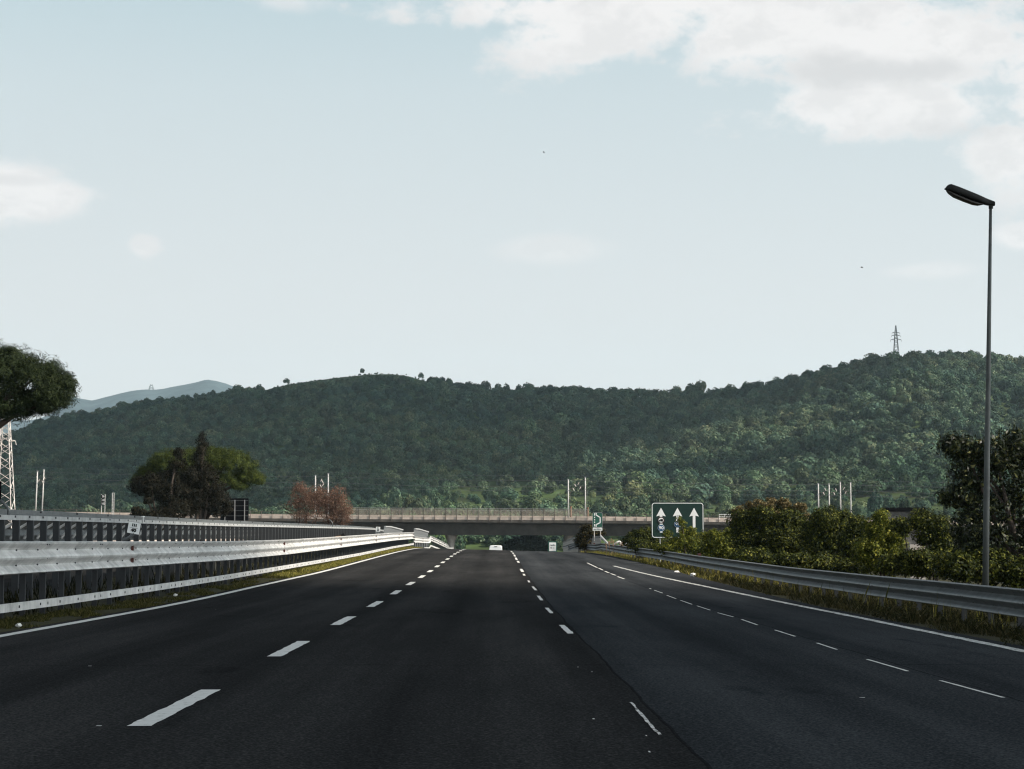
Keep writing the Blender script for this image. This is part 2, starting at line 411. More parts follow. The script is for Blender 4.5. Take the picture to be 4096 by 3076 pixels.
# ------------------------------------------------------------------ asphalt
def asphalt_material():
    m = bpy.data.materials.new('asphalt'); t, N, L = nt(m); b = N['Principled BSDF']
    uv = N.new('ShaderNodeUVMap'); uv.uv_map = 'road'
    def noise(scale, detail=4, rough=0.6, vec=None, sc=None):
        n = N.new('ShaderNodeTexNoise'); n.inputs['Scale'].default_value = scale
        n.inputs['Detail'].default_value = detail; n.inputs['Roughness'].default_value = rough
        src = vec or uv.outputs['UV']
        if sc:
            mp = N.new('ShaderNodeMapping'); mp.inputs['Scale'].default_value = sc
            L.new(src, mp.inputs['Vector']); src = mp.outputs['Vector']
        L.new(src, n.inputs['Vector']); return n.outputs['Fac']
    def math_(op, a, bb=None, c=None):
        k = N.new('ShaderNodeMath'); k.operation = op
        for i, x in enumerate((a, bb, c)):
            if x is None: continue
            if isinstance(x, (int, float)): k.inputs[i].default_value = x
            else: L.new(x, k.inputs[i])
        return k.outputs[0]
    sx = N.new('ShaderNodeSeparateXYZ'); L.new(uv.outputs['UV'], sx.inputs[0])
    wig = noise(0.22, 3, 0.5, sc=(0.0, 1.0, 1.0))
    wig2 = noise(1.3, 3, 0.5, sc=(0.0, 1.0, 1.0))
    # seam between the two lays of asphalt, a hand right of the broken line
    ux = math_('ADD', sx.outputs['X'], math_('MULTIPLY', math_('SUBTRACT', wig, 0.5), 0.12))
    ux = math_('ADD', ux, math_('MULTIPLY', math_('SUBTRACT', wig2, 0.5), 0.05))
    dseam = math_('ABSOLUTE', math_('SUBTRACT', ux, 1.31))
    seam = math_('LESS_THAN', dseam, 0.015)
    right = math_('GREATER_THAN', ux, 1.31)
    dseam2 = math_('ABSOLUTE', math_('SUBTRACT', ux, 4.55))
    seam2 = math_('LESS_THAN', dseam2, 0.014)
    fine = noise(55, 3, 0.7)
    chip = N.new('ShaderNodeTexVoronoi'); chip.inputs['Scale'].default_value = 48
    L.new(uv.outputs['UV'], chip.inputs['Vector'])
    broad = noise(0.35, 5, 0.6, sc=(1.0, 0.16, 1.0))
    streak = noise(1.6, 4, 0.6, sc=(1.0, 0.02, 1.0))
    grain = noise(24, 2, 0.8)
    wear = math_('ABSOLUTE', math_('SINE', math_('MULTIPLY', math_('ADD', sx.outputs['X'], 2.57), PI / 1.87)))
    v = math_('ADD', math_('MULTIPLY', fine, 0.62), math_('MULTIPLY', chip.outputs['Distance'], 0.38))
    v = math_('ADD', v, math_('MULTIPLY', math_('SUBTRACT', grain, 0.5), 0.7))
    v = math_('ADD', v, math_('MULTIPLY', math_('SUBTRACT', wear, 0.6), 0.11))
    v = math_('ADD', v, math_('MULTIPLY', math_('SUBTRACT', broad, 0.5), 0.55))
    v = math_('ADD', v, math_('MULTIPLY', math_('SUBTRACT', streak, 0.5), 0.35))
    v = math_('ADD', v, math_('MULTIPLY', right, 0.10))
    stain = noise(0.55, 4, 0.7, sc=(1.0, 0.30, 1.0))
    st = N.new('ShaderNodeMapRange'); st.inputs['From Min'].default_value = .60; st.inputs['From Max'].default_value = .72; L.new(stain, st.inputs['Value'])
    v = math_('SUBTRACT', v, math_('MULTIPLY', st.outputs['Result'], 0.16))
    jy = math_('ADD', sx.outputs['Y'], math_('MULTIPLY', math_('SUBTRACT', noise(0.9, 4, .6), 0.5), 0.5))
    jl = math_('LESS_THAN', math_('ABSOLUTE', math_('SUBTRACT', math_('FRACT', math_('MULTIPLY', math_('SUBTRACT', jy, 3.1), 1 / 26.5)), 0.75)), 0.0009)
    v = math_('SUBTRACT', v, math_('MULTIPLY', jl, 0.22))
    cr = N.new('ShaderNodeValToRGB'); e = cr.color_ramp.elements
    e[0].position = 0.18; e[0].color = (0.011, 0.0115, 0.0122, 1); e[1].position = 0.95; e[1].color = (0.085, 0.0845, 0.083, 1)
    k = e.new(0.55); k.color = (0.0295, 0.0302, 0.0308, 1)
    L.new(v, cr.inputs['Fac'])
    tint = N.new('ShaderNodeMix'); tint.data_type = 'RGBA'; tint.blend_type = 'MULTIPLY'; tint.inputs['B'].default_value = (.90, .98, 1.06, 1)
    L.new(right, tint.inputs['Factor']); L.new(cr.outputs['Color'], tint.inputs['A'])
    mx = N.new('ShaderNodeMix'); mx.data_type = 'RGBA'
    L.new(math_('MULTIPLY', math_('MAXIMUM', seam, seam2), 0.55), mx.inputs['Factor'])
    L.new(tint.outputs['Result'], mx.inputs['A']); mx.inputs['B'].default_value = (0.008, 0.008, 0.009, 1)
    L.new(mx.outputs['Result'], b.inputs['Base Color'])
    b.inputs['Roughness'].default_value = 1.0; b.inputs['Specular IOR Level'].default_value = 0.0
    bp = N.new('ShaderNodeBump'); bp.inputs['Strength'].default_value = 0.5; bp.inputs['Distance'].default_value = 0.006
    L.new(math_('ADD', fine, chip.outputs['Distance']), bp.inputs['Height']); L.new(bp.outputs['Normal'], b.inputs['Normal'])
    return m

def strip(name, ys, lo, hi, nx, zoff, material, uvname='road', ragged=0.0):
    vs, fs, uvs = [], [], []
    for y in ys:
        a, bq = lo(y), hi(y)
        if ragged:
            a += ragged * mnoise.noise((y * 3.1, 1.7, 0)); bq += ragged * mnoise.noise((y * 2.7, 9.7, 0))
        for i in range(nx + 1):
            u = a + (bq - a) * i / nx
            X = u + dx(y)
            vs.append((X, y, zroad(X, y) + zoff)); uvs.append((u, y))
    n = nx + 1
    for j in range(len(ys) - 1):
        for i in range(nx):
            fs.append((j * n + i, j * n + i + 1, (j + 1) * n + i + 1, (j + 1) * n + i))
    me = bpy.data.meshes.new(name); me.from_pydata(vs, [], fs); me.materials.append(material)
    ul = me.uv_layers.new(name=uvname)
    li = np.empty(len(me.loops), dtype=np.int32); me.loops.foreach_get('vertex_index', li)
    ul.data.foreach_set('uv', np.array(uvs, dtype=np.float32)[li].reshape(-1))
    me.polygons.foreach_set('use_smooth', [True] * len(me.polygons))
    return link(name, me)

ASPH = asphalt_material()
ys_road = list(np.arange(-30, 230, 1.0)) + list(np.arange(230, 520, 4.0))
tag(strip('road', ys_road, lambda y: LEFT_EDGE(y) - 0.30, RIGHT_EDGE, 14, 0.0, ASPH), kind='structure')

# ------------------------------------------------------------------ painted lines
def paint_material(name, wear, scale=7.0, edge=None):
    m = bpy.data.materials.new(name); t, N, L = nt(m); b = N['Principled BSDF']
    uv = N.new('ShaderNodeUVMap'); uv.uv_map = 'road'
    n = N.new('ShaderNodeTexNoise'); n.inputs['Scale'].default_value = scale; n.inputs['Detail'].default_value = 8; n.inputs['Roughness'].default_value = 0.75
    L.new(uv.outputs['UV'], n.inputs['Vector'])
    cr = N.new('ShaderNodeValToRGB'); e = cr.color_ramp.elements
    e[0].position = wear; e[0].color = (0.035, 0.035, 0.035, 1); e[1].position = wear + 0.07; e[1].color = (0.60, 0.595, 0.57, 1)
    k = e.new(0.8); k.color = (0.74, 0.735, 0.71, 1)
    L.new(n.outputs['Fac'], cr.inputs['Fac']); L.new(cr.outputs['Color'], b.inputs['Base Color'])
    b.inputs['Roughness'].default_value = 0.7; b.inputs['Specular IOR Level'].default_value = 0.3
    return m
PAINT = paint_material('road_paint', 0.345, 10)
PAINTW = paint_material('road_paint_worn', 0.44, 8)
paint_parts = []
def line(ys, lo, hi, matl, ragged=0.006):
    o = strip('road_marking', ys, lo, hi, 1, 0.004, matl, ragged=ragged)
    paint_parts.append(o)
def seg_line(y0, y1, u0, u1, w, matl, ragged=0.012):
    n = max(4, int((y1 - y0) / 0.15))
    f = lambda y: u0 + (u1 - u0) * (y - y0) / (y1 - y0)
    line(list(np.linspace(y0, y1, n)), lambda y: f(y) - w / 2, lambda y: f(y) + w / 2, matl, ragged)
line(list(np.arange(5, 240, 0.6)), lambda y: LEFT_EDGE(y) - .10, lambda y: LEFT_EDGE(y) + .10, PAINT, 0.012)
line(list(np.arange(8, 99.5, 0.5)), lambda y: RIGHT_LINE(y) - .08, lambda y: RIGHT_LINE(y) + .08, PAINTW, 0.03)
for k in range(-1, 22):
    y0 = 15.25 + 9.55 * k
    seg_line(y0 + random.uniform(-.1, .1), y0 + 3.85 + random.uniform(-.15, .15), -2.57 + random.uniform(-.01, .01), -2.57 + random.uniform(-.01, .01), 0.175 if k < 12 else 0.2, PAINT, 0.022)
def ydepth(px, py):
    """depth where the pixel's ray meets the road"""
    lo, hi = 4.0, 185.0
    for Y in np.arange(6, 185, 0.25):
        q = P(px, py, Y)
        if q.z <= zroad(q.x, Y): return Y
    return 180.0
for (a, b_, w) in [((2640, 2955), (2523, 2812), .027), ((2283, 2535), (2247, 2501), .105), ((2207, 2455), (2187, 2433), .085), ((2168, 2403), (2153, 2384), .085),
                   ((2144, 2362), (2131, 2347), .08), ((2118, 2330), (2113, 2323), .07), ((2098, 2303), (2094, 2296), .09),
                   ((2091, 2288), (2084, 2276), .13), ((2075, 2251), (2071, 2244), .13), ((2067, 2240), (2063, 2231), .13),
                   ((2060, 2226), (2057, 2219), .13), ((2054, 2215), (2051, 2211), .13), ((2048, 2208), (2044, 2205), .13)]:
    ya, yb = ydepth(*a), ydepth(*b_)
    if yb - ya < 1: yb = ya + 2.5
    ua, ub = P(*a, ya).x - dx(ya), P(*b_, yb).x - dx(yb)
    seg_line(ya, yb, ua, ub, w * .9, PAINTW if ya < 25 else PAINT, 0.016)
for (a, b_) in [((4013, 2797), (3762, 2725)), ((3632, 2686), (3469, 2639)), ((3347, 2600), (3268, 2576)), ((3180, 2547), (3100, 2521)),
                ((3030, 2501), (2967, 2480)), ((2933, 2470), (2870, 2452)), ((2841, 2442), (2788, 2425)), ((2768, 2419), (2722, 2402)),
                ((2704, 2396), (2667, 2382)), ((2651, 2374), (2617, 2362)), ((2605, 2357), (2598, 2354)), ((2497, 2316), (2470, 2307)), ((2463, 2302), (2443, 2295)),
                ((2436, 2292), (2420, 2285)), ((2412, 2281), (2395, 2273)), ((2389, 2271), (2349, 2252))]:
    ya, yb = ydepth(*a), ydepth(*b_)
    ua, ub = P(*a, ya).x - dx(ya), P(*b_, yb).x - dx(yb)
    seg_line(ya, yb, ua, ub, 0.036 if ya < 60 else 0.07, PAINT, 0.006)
# stray paint flecks left on the old line
for k in range(5):
    y = random.uniform(11, 24); u = 1.02 + random.gauss(0, .10)
    w_ = random.uniform(.008, .018)
    seg_line(y, y + random.uniform(.03, .12), u, u, w_, PAINT, 0.004)
for (px, py) in [(358, 2667), (394, 2909), (860, 2440), (3450, 2800)]:
    Y = ydepth(px, py); X = P(px, py, Y).x
    seg_line(Y, Y + .04, X, X, random.uniform(.015, .05), PAINT, 0.004)
me = paint_parts[0]
def join(objs, name):
    vs, fs, uvs, mi = [], [], [], []; mats = []
    for o in objs:
        d = o.data; b = len(vs)
        vs += [tuple(v.co) for v in d.vertices]
        k = d.materials[0]
        if k not in mats: mats.append(k)
        for p in d.polygons:
            fs.append(tuple(b + i for i in p.vertices)); mi.append(mats.index(k))
            uvs += [tuple(d.uv_layers[0].data[li].uv) for li in p.loop_indices]
        bpy.data.objects.remove(o)
    m = bpy.data.meshes.new(name); m.from_pydata(vs, [], fs)
    for k in mats: m.materials.append(k)
    m.polygons.foreach_set('material_index', mi)
    ul = m.uv_layers.new(name='road'); ul.data.foreach_set('uv', np.array(uvs, dtype=np.float32).reshape(-1))
    return link(name, m)
tag(join(paint_parts, 'road_marking'), kind='structure')

# carriageway of the opposite direction, beyond the median barriers
tag(strip('opposite_road', ys_road, lambda y: -24.0, lambda y: -12.6, 6, 0.06, ASPH), kind='structure')
# ------------------------------------------------------------------ guard rails
def wave_profile(H, A=0.115, waves=2, n=17, th=0.004, lip=0.02):
    """closed section of a corrugated rail: ridges towards +d at top, middle and bottom"""
    f = []
    for i in range(n):
        h = H * i / (n - 1)
        c = 0.5 + 0.5 * math.cos(2 * PI * waves * i / (n - 1))
        c = c ** 0.8 if c > 0 else 0
        f.append((A * c, h))
    f = [(A * 0.35, -lip)] + f + [(A * 0.35, H + lip)]
    bk = [(d - th, h) for d, h in f][::-1]
    return f + bk

def stations(ys, Xf, zf, side):
    """side: +1 profile faces +X, -1 faces -X"""
    pts = [Vector((Xf(y), y, zf(y))) for y in ys]
    out = []
    for i, p in enumerate(pts):
        t = pts[min(i + 1, len(pts) - 1)] - pts[max(0, i - 1)]
        l = Vector((t.y, -t.x, 0)).normalized() * side
        out.append((p, l))
    return out

def slot(mb, X, Y, z, side, mi, w=0.03, h=0.06, d=0.0):
    mb.box((X + side * d, Y, z), (0.012, w, h), mi)

# ---- median rail beside the carriageway (left)
LX = lambda Y: dx(Y) + float(np.interp(Y, [0, 30, 45, 60, 95, 140, 178], [-8.15, -8.15, -7.85, -7.75, -7.62, -7.3, -7.15]))
LT = [(-700, 2172), (0, 2165), (400, 2165), (897, 2165), (1146, 2158), (1300, 2149), (1436, 2140), (1571, 2131), (1669, 2129)]
RUBT = [(-700, 2510), (0, 2417), (220, 2391), (529, 2350), (900, 2299), (1300, 2235), (1436, 2212), (1571, 2185), (1663, 2171)]
LH = 0.52
ys = list(np.arange(22, 176.1, 0.75))
ltop = lambda y: zrow(LX(y), y, LT)
lbot = lambda y: ltop(y) - LH - 0.02
rub_top = lambda y: zrow(LX(y), y, RUBT)
g = thing('guardrail', 'triple wave median guardrail with a low rub rail, lit pale, left of the lanes', 'guardrail')
mb = MB()
for y in []: pass
mb.sweep(stations(ys, LX, lbot, 1), wave_profile(LH))
for i, y in enumerate(np.arange(23, 176, 1.5)):
    for fr in (0.25, 0.75):
        slot(mb, LX(y) + 0.006, y, lbot(y) + LH * fr + .01, 1, 1, 0.09, 0.085)
for y in np.arange(23.4, 176, 4.5):
    for fr in (0.02, 0.5, 0.97):
        for dy in (-0.09, 0.09):
            slot(mb, LX(y) + 0.102, y + dy, lbot(y) + LH * fr - .02, 1, 1, 0.05, 0.03)
    # lap joint: a short sleeve over the rail ends
    pr = [(d + 0.004, h) for d, h in wave_profile(LH)]
    mb.sweep(stations([y - .16, y + .16], LX, lbot, 1), pr)
mb.build('beam', [M['galv'], M['slot']], g, smooth=False)
mb = MB()
rp = [(0.0, 0.0), (0.05, 0.0), (0.05, 0.012), (0.012, 0.012), (0.012, 0.128), (0.05, 0.128), (0.05, 0.14), (0.0, 0.14)]
rp = [(0.05 - d, h) for d, h in rp][::-1]
RX = lambda y: LX(y) + 0.02
mb.sweep(stations(ys, RX, lambda y: rub_top(y) - .14, 1), rp)
for y in np.arange(23, 176, 1.5):
    slot(mb, RX(y) + 0.052, y, rub_top(y) - .07, 1, 1, 0.06, 0.045)
for y in np.arange(23.4, 176, 4.5):
    slot(mb, RX(y) + 0.052, y + .16, rub_top(y) - .07, 1, 1, 0.05, 0.05)
mb.build('rub_rail', [M['galv'], M['slot']], g)
post_me = arm_me = None
for i, y in enumerate(np.arange(25, 175.5, 1.52)):
    x = LX(y) - 0.42
    zg = zground(x, y) - 0.25
    if post_me is None:
        q = MB(); q.box((0, 0, .75), (0.10, 0.006, 1.5)); q.box((0.048, 0.03, .75), (0.006, 0.06, 1.5)); q.box((-0.048, 0.03, .75), (0.006, 0.06, 1.5))
        post_me = q.mesh('post', M['galv_dark'])
        q = MB(); q.box((0.2, 0, 0), (0.40, 0.05, 0.04)); arm_me = q.mesh('spacer_arm', M['galv_dark'])
    link('post', post_me, g, (x, y, ltop(y) - 1.5 + 0.0 - .06))
    link('spacer_arm', arm_me, g, (x, y, rub_top(y) - .06))
refl_me = MB(); refl_me.box((0, 0, 0), (0.05, 0.13, 0.10)); refl_me = refl_me.mesh('reflector', M['refl'])
for px in (523, 1133, 1361, 1502, 1594, 1650):
    Y = min(range(250, 1760), key=lambda k: abs(proj((LX(k / 10), k / 10, 1.5))[0] - px)) / 10
    for fr in (0.25, 0.75):
        link('reflector', refl_me, g, (LX(Y) + 0.045, Y, lbot(Y) + LH * fr))

# ---- second, taller median parapet with close posts
BX = lambda Y: dx(Y) * 1.0 - 11.0
BT = [(-700, 2032), (0, 2059), (330, 2070), (900, 2094), (1200, 2103), (1395, 2109), (1500, 2114), (1546, 2124)]
ys2 = list(np.arange(33, 217.1, 1.5))
bt = lambda y: zrow(BX(y), y, BT)
g2 = thing('guardrail', 'tall parapet barrier of close upright steel posts under a twin top rail, in the median', 'guardrail')
chan = [(0, 0), (0.06, 0), (0.06, 0.11), (0, 0.11)]
mb = MB(); mb.sweep(stations(ys2, BX, lambda y: bt(y) - .11, 1), chan)
for y in np.arange(34, 216, 1.45):
    slot(mb, BX(y) + 0.062, y + .3, bt(y) - .03, 1, 1, 0.12, 0.05)
mb.build('top_rail', [M['galv_mid'], M['slot']], g2)
mb = MB()
UX = lambda y: BX(y) - 0.42
up = [(0.0, 0.0), (0.10, 0.0), (0.10, 0.012), (0.03, 0.03), (0.03, 0.12), (0.0, 0.13)]
mb.sweep(stations(ys2, UX, lambda y: bt(y) + .015, 1), up)
for y in np.arange(34, 216, 4.5): slot(mb, UX(y) + .04, y, bt(y) + .11, 1, 1, .16, .05)
mb.build('upper_rail', [M['galv_dull'], M['slot']], g2)
mb = MB()
FX = lambda y: BX(y) - 0.55
mb.sweep(stations(ys2, FX, lambda y: bt(y) - .62, -1), wave_profile(0.30, 0.08, 1, 13))
mb.build('beam', M['galv_dull'], g2)
ppost = MB()
ppost.box((0, 0, -0.95), (0.145, 0.012, 1.9)); ppost.box((0.07, 0.06, -0.95), (0.012, 0.12, 1.9)); ppost.box((-0.07, 0.06, -0.95), (0.012, 0.12, 1.9))
ppost_me = ppost.mesh('post', M['galv_dark'])
br = MB(); br.tube([(-0.02, 0.05, -0.05), (-0.30, 0.05, -0.22), (-0.48, 0.05, -0.45)], 0.035, 6); br_me = br.mesh('brace', M['galv'])
rest = MB()
ypost = list(np.arange(40.5, 216.5, 1.45))
for i, y in enumerate(ypost):
    p = (BX(y) - 0.02, y, bt(y) - .10)
    if i < 100:
        link('post', ppost_me, g2, p)
        if i < 60: link('brace', br_me, g2, p)
    else:
        rest.box((p[0], p[1], p[2] - .95), (0.145, 0.12, 1.9))
tag(rest.build('post', M['galv_dull'], g2), kind='stuff')
# small bent pipes carrying a marker over the parapet
def bent_pipe(px, py_base, Y, h, lean, label, board):
    base = P(px, py_base, Y)
    t = thing('marker_board' if board else 'bent_pipe', label, 'marker' if board else 'pipe', base)
    q = MB()
    q.tube([(0, 0, -.12), (0, 0, h * .35), (-lean * .12, 0, h * .5), (-lean * .55, 0, h * .8), (-lean, 0, h)], 0.034, 8)
    q.build('pipe', M['galv_dull'], t, smooth=True)
    if board:
        q = MB(); q.box((-lean - .18, 0, h + .22), (0.40, 0.03, 0.44)); q.build('board', M['boardback'], t)
        q = MB(); q.box((-lean - .18, -.03, h + .12), (0.34, 0.03, 0.035)); q.box((-lean - .18, -.03, h + .32), (0.34, 0.03, 0.035)); q.build('clamp', M['alu'], t)
bent_pipe(34, 2060, 47.5, 0.34, 0.20, 'dark marker board seen from behind on a bent pipe above the median parapet', True)
bent_pipe(1330, 2101, 140, 0.40, 0.24, 'pale bent pipe rising from the median parapet below the red tree', False)
t = thing('marker_stub', 'short pale capped stub on top of the median parapet beside the III 40 plate', 'post', P(571, 2092, 60))
q = MB(); q.tube([(0, 0, 0), (0, 0, .17)], 0.03, 8); q.build('stem', M['galv'], t)
q = MB(); q.tube([(0, 0, .17), (0, 0, .20)], 0.055, 8); q.build('cap', M['white'], t)

# ---- the pieces of parapet and rail beyond the gap, over the crest (left)
def far_parapet(X, table, y0, y1, label, n):
    t = thing('guardrail', label, 'guardrail')
    f = lambda y: X + dx(y) - dx(y0)
    yy = list(np.linspace(y0, y1, 14)); zt = lambda y: zrow(f(y), y, table)
    m_ = MB(); m_.sweep(stations(yy, f, lambda y: zt(y) - .12, 1), [(0, 0), (0.16, 0), (0.16, 0.12), (0, 0.12)]); m_.build('top_rail', M['galv_mid'], t)
    pm = MB(); pm.box((0, 0, -1.4), (0.12, 0.10, 2.8)); pm = pm.mesh('post', M['galv_mid'])
    for y in np.linspace(y0 + .5, y1 - .5, n): link('post', pm, t, (f(y) + .02, y, zt(y) - .12))
    m_ = MB(); m_.sweep(stations(yy, lambda y: f(y) - .3, lambda y: zt(y) - 1.7, 1), wave_profile(.3, .07, 1, 9)); m_.build('beam', M['galv_dark'], t)
    return t
far_parapet(-10.0, [(1530, 2104), (1557, 2104), (1611, 2118)], 194, 226, 'ribbed grey parapet end with flat top, behind the median rail under the bridge', 19)
far_parapet(-7.4, [(1650, 2112), (1671, 2114), (1711, 2126)], 200, 232, 'short parapet with pale sloping cap, at the end of the median rail', 17)
JX = lambda y: float(np.interp(y, [176, 200, 203, 250, 275], [-6.55, -6.05, -5.95, -5.2, -4.9]))
JT = [(1668, 2147), (1690, 2150), (1716, 2152), (1721, 2143), (1752, 2158), (1786, 2176), (1796, 2190)]
g3 = thing('guardrail', 'white wave rail stepping up then dropping over the crest, left of the far lanes', 'guardrail')
yj = list(np.linspace(176.6, 275, 62)); jt = lambda y: zrow(JX(y), y, JT)
mb = MB(); mb.sweep(stations(yj, JX, lambda y: jt(y) - .5, 1), wave_profile(.48)); mb.build('beam', M['galv'], g3)
mb = MB(); mb.sweep(stations(yj[10:40], lambda y: JX(y) + .02, lambda y: jt(y) - 1.05, 1), [(0, 0), (.05, 0), (.05, .14), (0, .14)]); mb.build('rub_rail', M['galv'], g3)
jp = MB(); jp.box((0, 0, -.75), (.1, .06, 1.5)); jp = jp.mesh('post', M['galv_dull'])
for y in np.arange(183, 275, 3.0): link('post', jp, g3, (JX(y) - .3, y, jt(y) - .02))
for px in (1690, 1732, 1757, 1776):
    Y = min(range(1830, 2740), key=lambda k: abs(proj((JX(k / 10), k / 10, 1.5))[0] - px)) / 10
    for fr in (.12, .36): link('reflector', refl_me, g3, (JX(Y) + .05, Y, jt(Y) - .5 + fr))

# ---- right-hand rail along the verge
GX = lambda Y: dx(Y) + float(np.interp(Y, [0, 30, 105, 130, 150, 240], [8.95, 8.95, 8.8, 8.35, 8.05, 7.9]))
GT = [(2205, 2206), (2222, 2203), (2235, 2197), (2258, 2194), (2295, 2179), (2309, 2174), (2331, 2178), (2342, 2174), (2384, 2178), (2410, 2172), (2505, 2185), (2643, 2201), (2800, 2223),
      (2900, 2235), (3162, 2268), (3500, 2301), (3769, 2324), (4096, 2355), (5200, 2470)]
GH = 0.44
gt = lambda y: zrow(GX(y), y, GT)
g4 = thing('guardrail', 'triple wave roadside guardrail with shaded face and bright top edge, along the right verge', 'guardrail')
ysr = list(np.arange(24, 175, .75)) + list(np.arange(175, 240, 1.0))
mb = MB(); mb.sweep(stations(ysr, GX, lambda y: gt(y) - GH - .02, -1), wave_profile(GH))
for y in np.arange(25, 170, 4.5):
    for dy in (-.07, .07):
        mb.box((GX(y) - .080, y + dy, gt(y) - .022), (.03, .045, .014), 1)
        slot(mb, GX(y) - .112, y + dy, gt(y) - .02 - GH * .5, -1, 1, .04, .02)
for y in np.arange(24.5, 170, 1.5):
    for fr in (.25, .75): slot(mb, GX(y) - .006, y, gt(y) - GH + GH * fr, -1, 1, .07, .03)
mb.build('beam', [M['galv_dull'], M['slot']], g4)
for y in np.arange(25, 210, 2.1):
    x = GX(y) + .22
    link('post', post_me, g4, (x, y, gt(y) - 1.5 - .04))
rtop = MB(); rtop.box((0, 0, 0), (.14, .06, .10)); rtop = rtop.mesh('reflector', M['refl'])
for px in (2228, 2247, 2274, 2304, 2377, 2437, 2511, 2628, 2797):
    Y = min(range(700, 2390), key=lambda k: abs(proj((GX(k / 10), k / 10, 1.2))[0] - px)) / 10
    link('reflector', rtop, g4, (GX(Y), Y, gt(Y) + .055))

# ---- parapet of the flyover (right, over the crest) with its sloping end piece
QX = lambda y: 9.0 + dx(y) - dx(170)
QT = [(2196, 2212), (2204, 2204), (2222, 2185), (2240, 2172), (2258, 2166), (2290, 2152), (2309, 2147), (2345, 2145), (2405, 2145)]
g5 = thing('guardrail', 'ribbed parapet ending in a white sloping bar, right of the road at the crest', 'guardrail')
yq = list(np.linspace(167, 300, 50)); qt = lambda y: zrow(QX(y), y, QT)
mb = MB(); mb.sweep(stations(yq, QX, lambda y: qt(y) - .12, -1), [(0, 0), (.1, 0), (.1, .14), (0, .14)]); mb.build('top_rail', M['galv_dull'], g5)
a = P(2403, 2145, 167); b_ = P(2433, 2176, 160)
mb = MB(); mb.tube([a, b_], .09, 6); mb.build('end_bar', M['galv'], g5)
qp = MB(); qp.box((0, 0, -.9), (.10, .10, 1.8)); qp = qp.mesh('post', M['galv_dull'])
for y in np.arange(167.5, 300, 1.5): link('post', qp, g5, (QX(y), y, qt(y) - .12))
mb = MB(); mb.sweep(stations(yq, lambda y: QX(y) - .12, lambda y: qt(y) - .95, -1), wave_profile(.3, .07, 1, 9)); mb.build('beam', M['galv_dull'], g5)

# ---- pale parapet wall on the far side of the opposite carriageway
WX = lambda y: -25.0 + dx(y)
WT = [(-800, 2140), (0, 2143), (500, 2146), (1000, 2148), (1700, 2150)]
mb = MB(); yw = list(np.arange(60, 260, 4.0))
mb.sweep(stations(yw, WX, lambda y: zground(WX(y), y) - .8, 1), [(0, 0), (.35, 0), (.35, 1.0), (.2, 1.3), (0, 1.3)])
tag(mb.build('parapet_wall', M['conc']), 'pale sunlit concrete parapet beyond the opposite carriageway, glimpsed between the median posts', 'wall')
# ------------------------------------------------------------------ signs
def text_mesh(s, size, thick=0.0, extrude=0.004):
    cu = bpy.data.curves.new('lettering', 'FONT'); cu.body = s; cu.size = size
    cu.align_x = 'CENTER'; cu.align_y = 'CENTER'; cu.offset = thick; cu.extrude = extrude
    o = bpy.data.objects.new('lettering', cu); C.objects.link(o)
    dg = bpy.context.evaluated_depsgraph_get(); dg.update()
    me = bpy.data.meshes.new_from_object(o.evaluated_get(dg)); me.name = 'lettering'
    bpy.data.objects.remove(o); bpy.data.curves.remove(cu)
    for v in me.vertices:                      # lay the glyphs upright, facing -Y
        x, y, z = v.co; v.co = (x, -z, y)
    return me
def lettering(s, size, material, parent, loc, thick=0.0, sx=1.0, rot=0.0):
    me = text_mesh(s, size, thick); me.materials.clear(); me.materials.append(material)
    o = link('lettering', me, parent, loc); o.scale = (sx, 1, 1); o.rotation_euler = (0, rot, 0)
    return o
def rrect(w, h, r, n=6, cx=0, cz=0):
    out = []
    for (sx, sz, a0) in ((1, 1, 0), (-1, 1, 90), (-1, -1, 180), (1, -1, 270)):
        for k in range(n + 1):
            a = math.radians(a0 + 90 * k / n)
            out.append((cx + sx * (w / 2 - r) + r * math.cos(a), cz + sz * (h / 2 - r) + r * math.sin(a)))
    return out
def ring(mb, outer, inner, y0, y1, mi=0):
    n = len(outer)
    vs = [(x, y0, z) for x, z in outer] + [(x, y0, z) for x, z in inner] + [(x, y1, z) for x, z in outer] + [(x, y1, z) for x, z in inner]
    fs = []
    for i in range(n):
        j = (i + 1) % n
        fs += [(i, j, n + j, n + i), (2 * n + i, 3 * n + i, 3 * n + j, 2 * n + j), (i, 2 * n + i, 2 * n + j, j), (n + i, n + j, 3 * n + j, 3 * n + i)]
    mb.add(vs, fs, mi)
def disc(mb, r, cx, cz, y0, y1, n=28):
    mb.prism([(cx + r * math.cos(2 * PI * k / n), cz + r * math.sin(2 * PI * k / n)) for k in range(n)], y0, y1)

# big green lane sign
Y0 = 112.0
c0 = P(2710.5, 2081, Y0); S = (P(2815, 2081, Y0).x - P(2606, 2081, Y0).x) / (1960 - 405)   # metres per zoomed pixel
zx = lambda x: (x - 1182.5) * S
zz = lambda y: (745 - y) * S
t = thing('lane_sign', 'large dark green lane sign with three white arrows behind the right guardrail', 'sign', (c0.x, Y0, c0.z), math.radians(-1.0))
q = MB(); q.prism(rrect(1555 * S, 1060 * S, 30 * S), 0.0, 0.05); q.build('panel', M['green'], t)
q = MB(); ring(q, rrect(1530 * S, 1035 * S, 85 * S, 8), rrect(1490 * S, 995 * S, 66 * S, 8), -.006, -.001); q.build('border', M['white'], t)
def arrow(cx, tip, base):
    return [(zx(cx), zz(tip)), (zx(cx - 141), zz(tip + 258)), (zx(cx - 40), zz(tip + 233)), (zx(cx - 40), zz(base)), (zx(cx + 40), zz(base)), (zx(cx + 40), zz(tip + 233)), (zx(cx + 141), zz(tip + 258))]
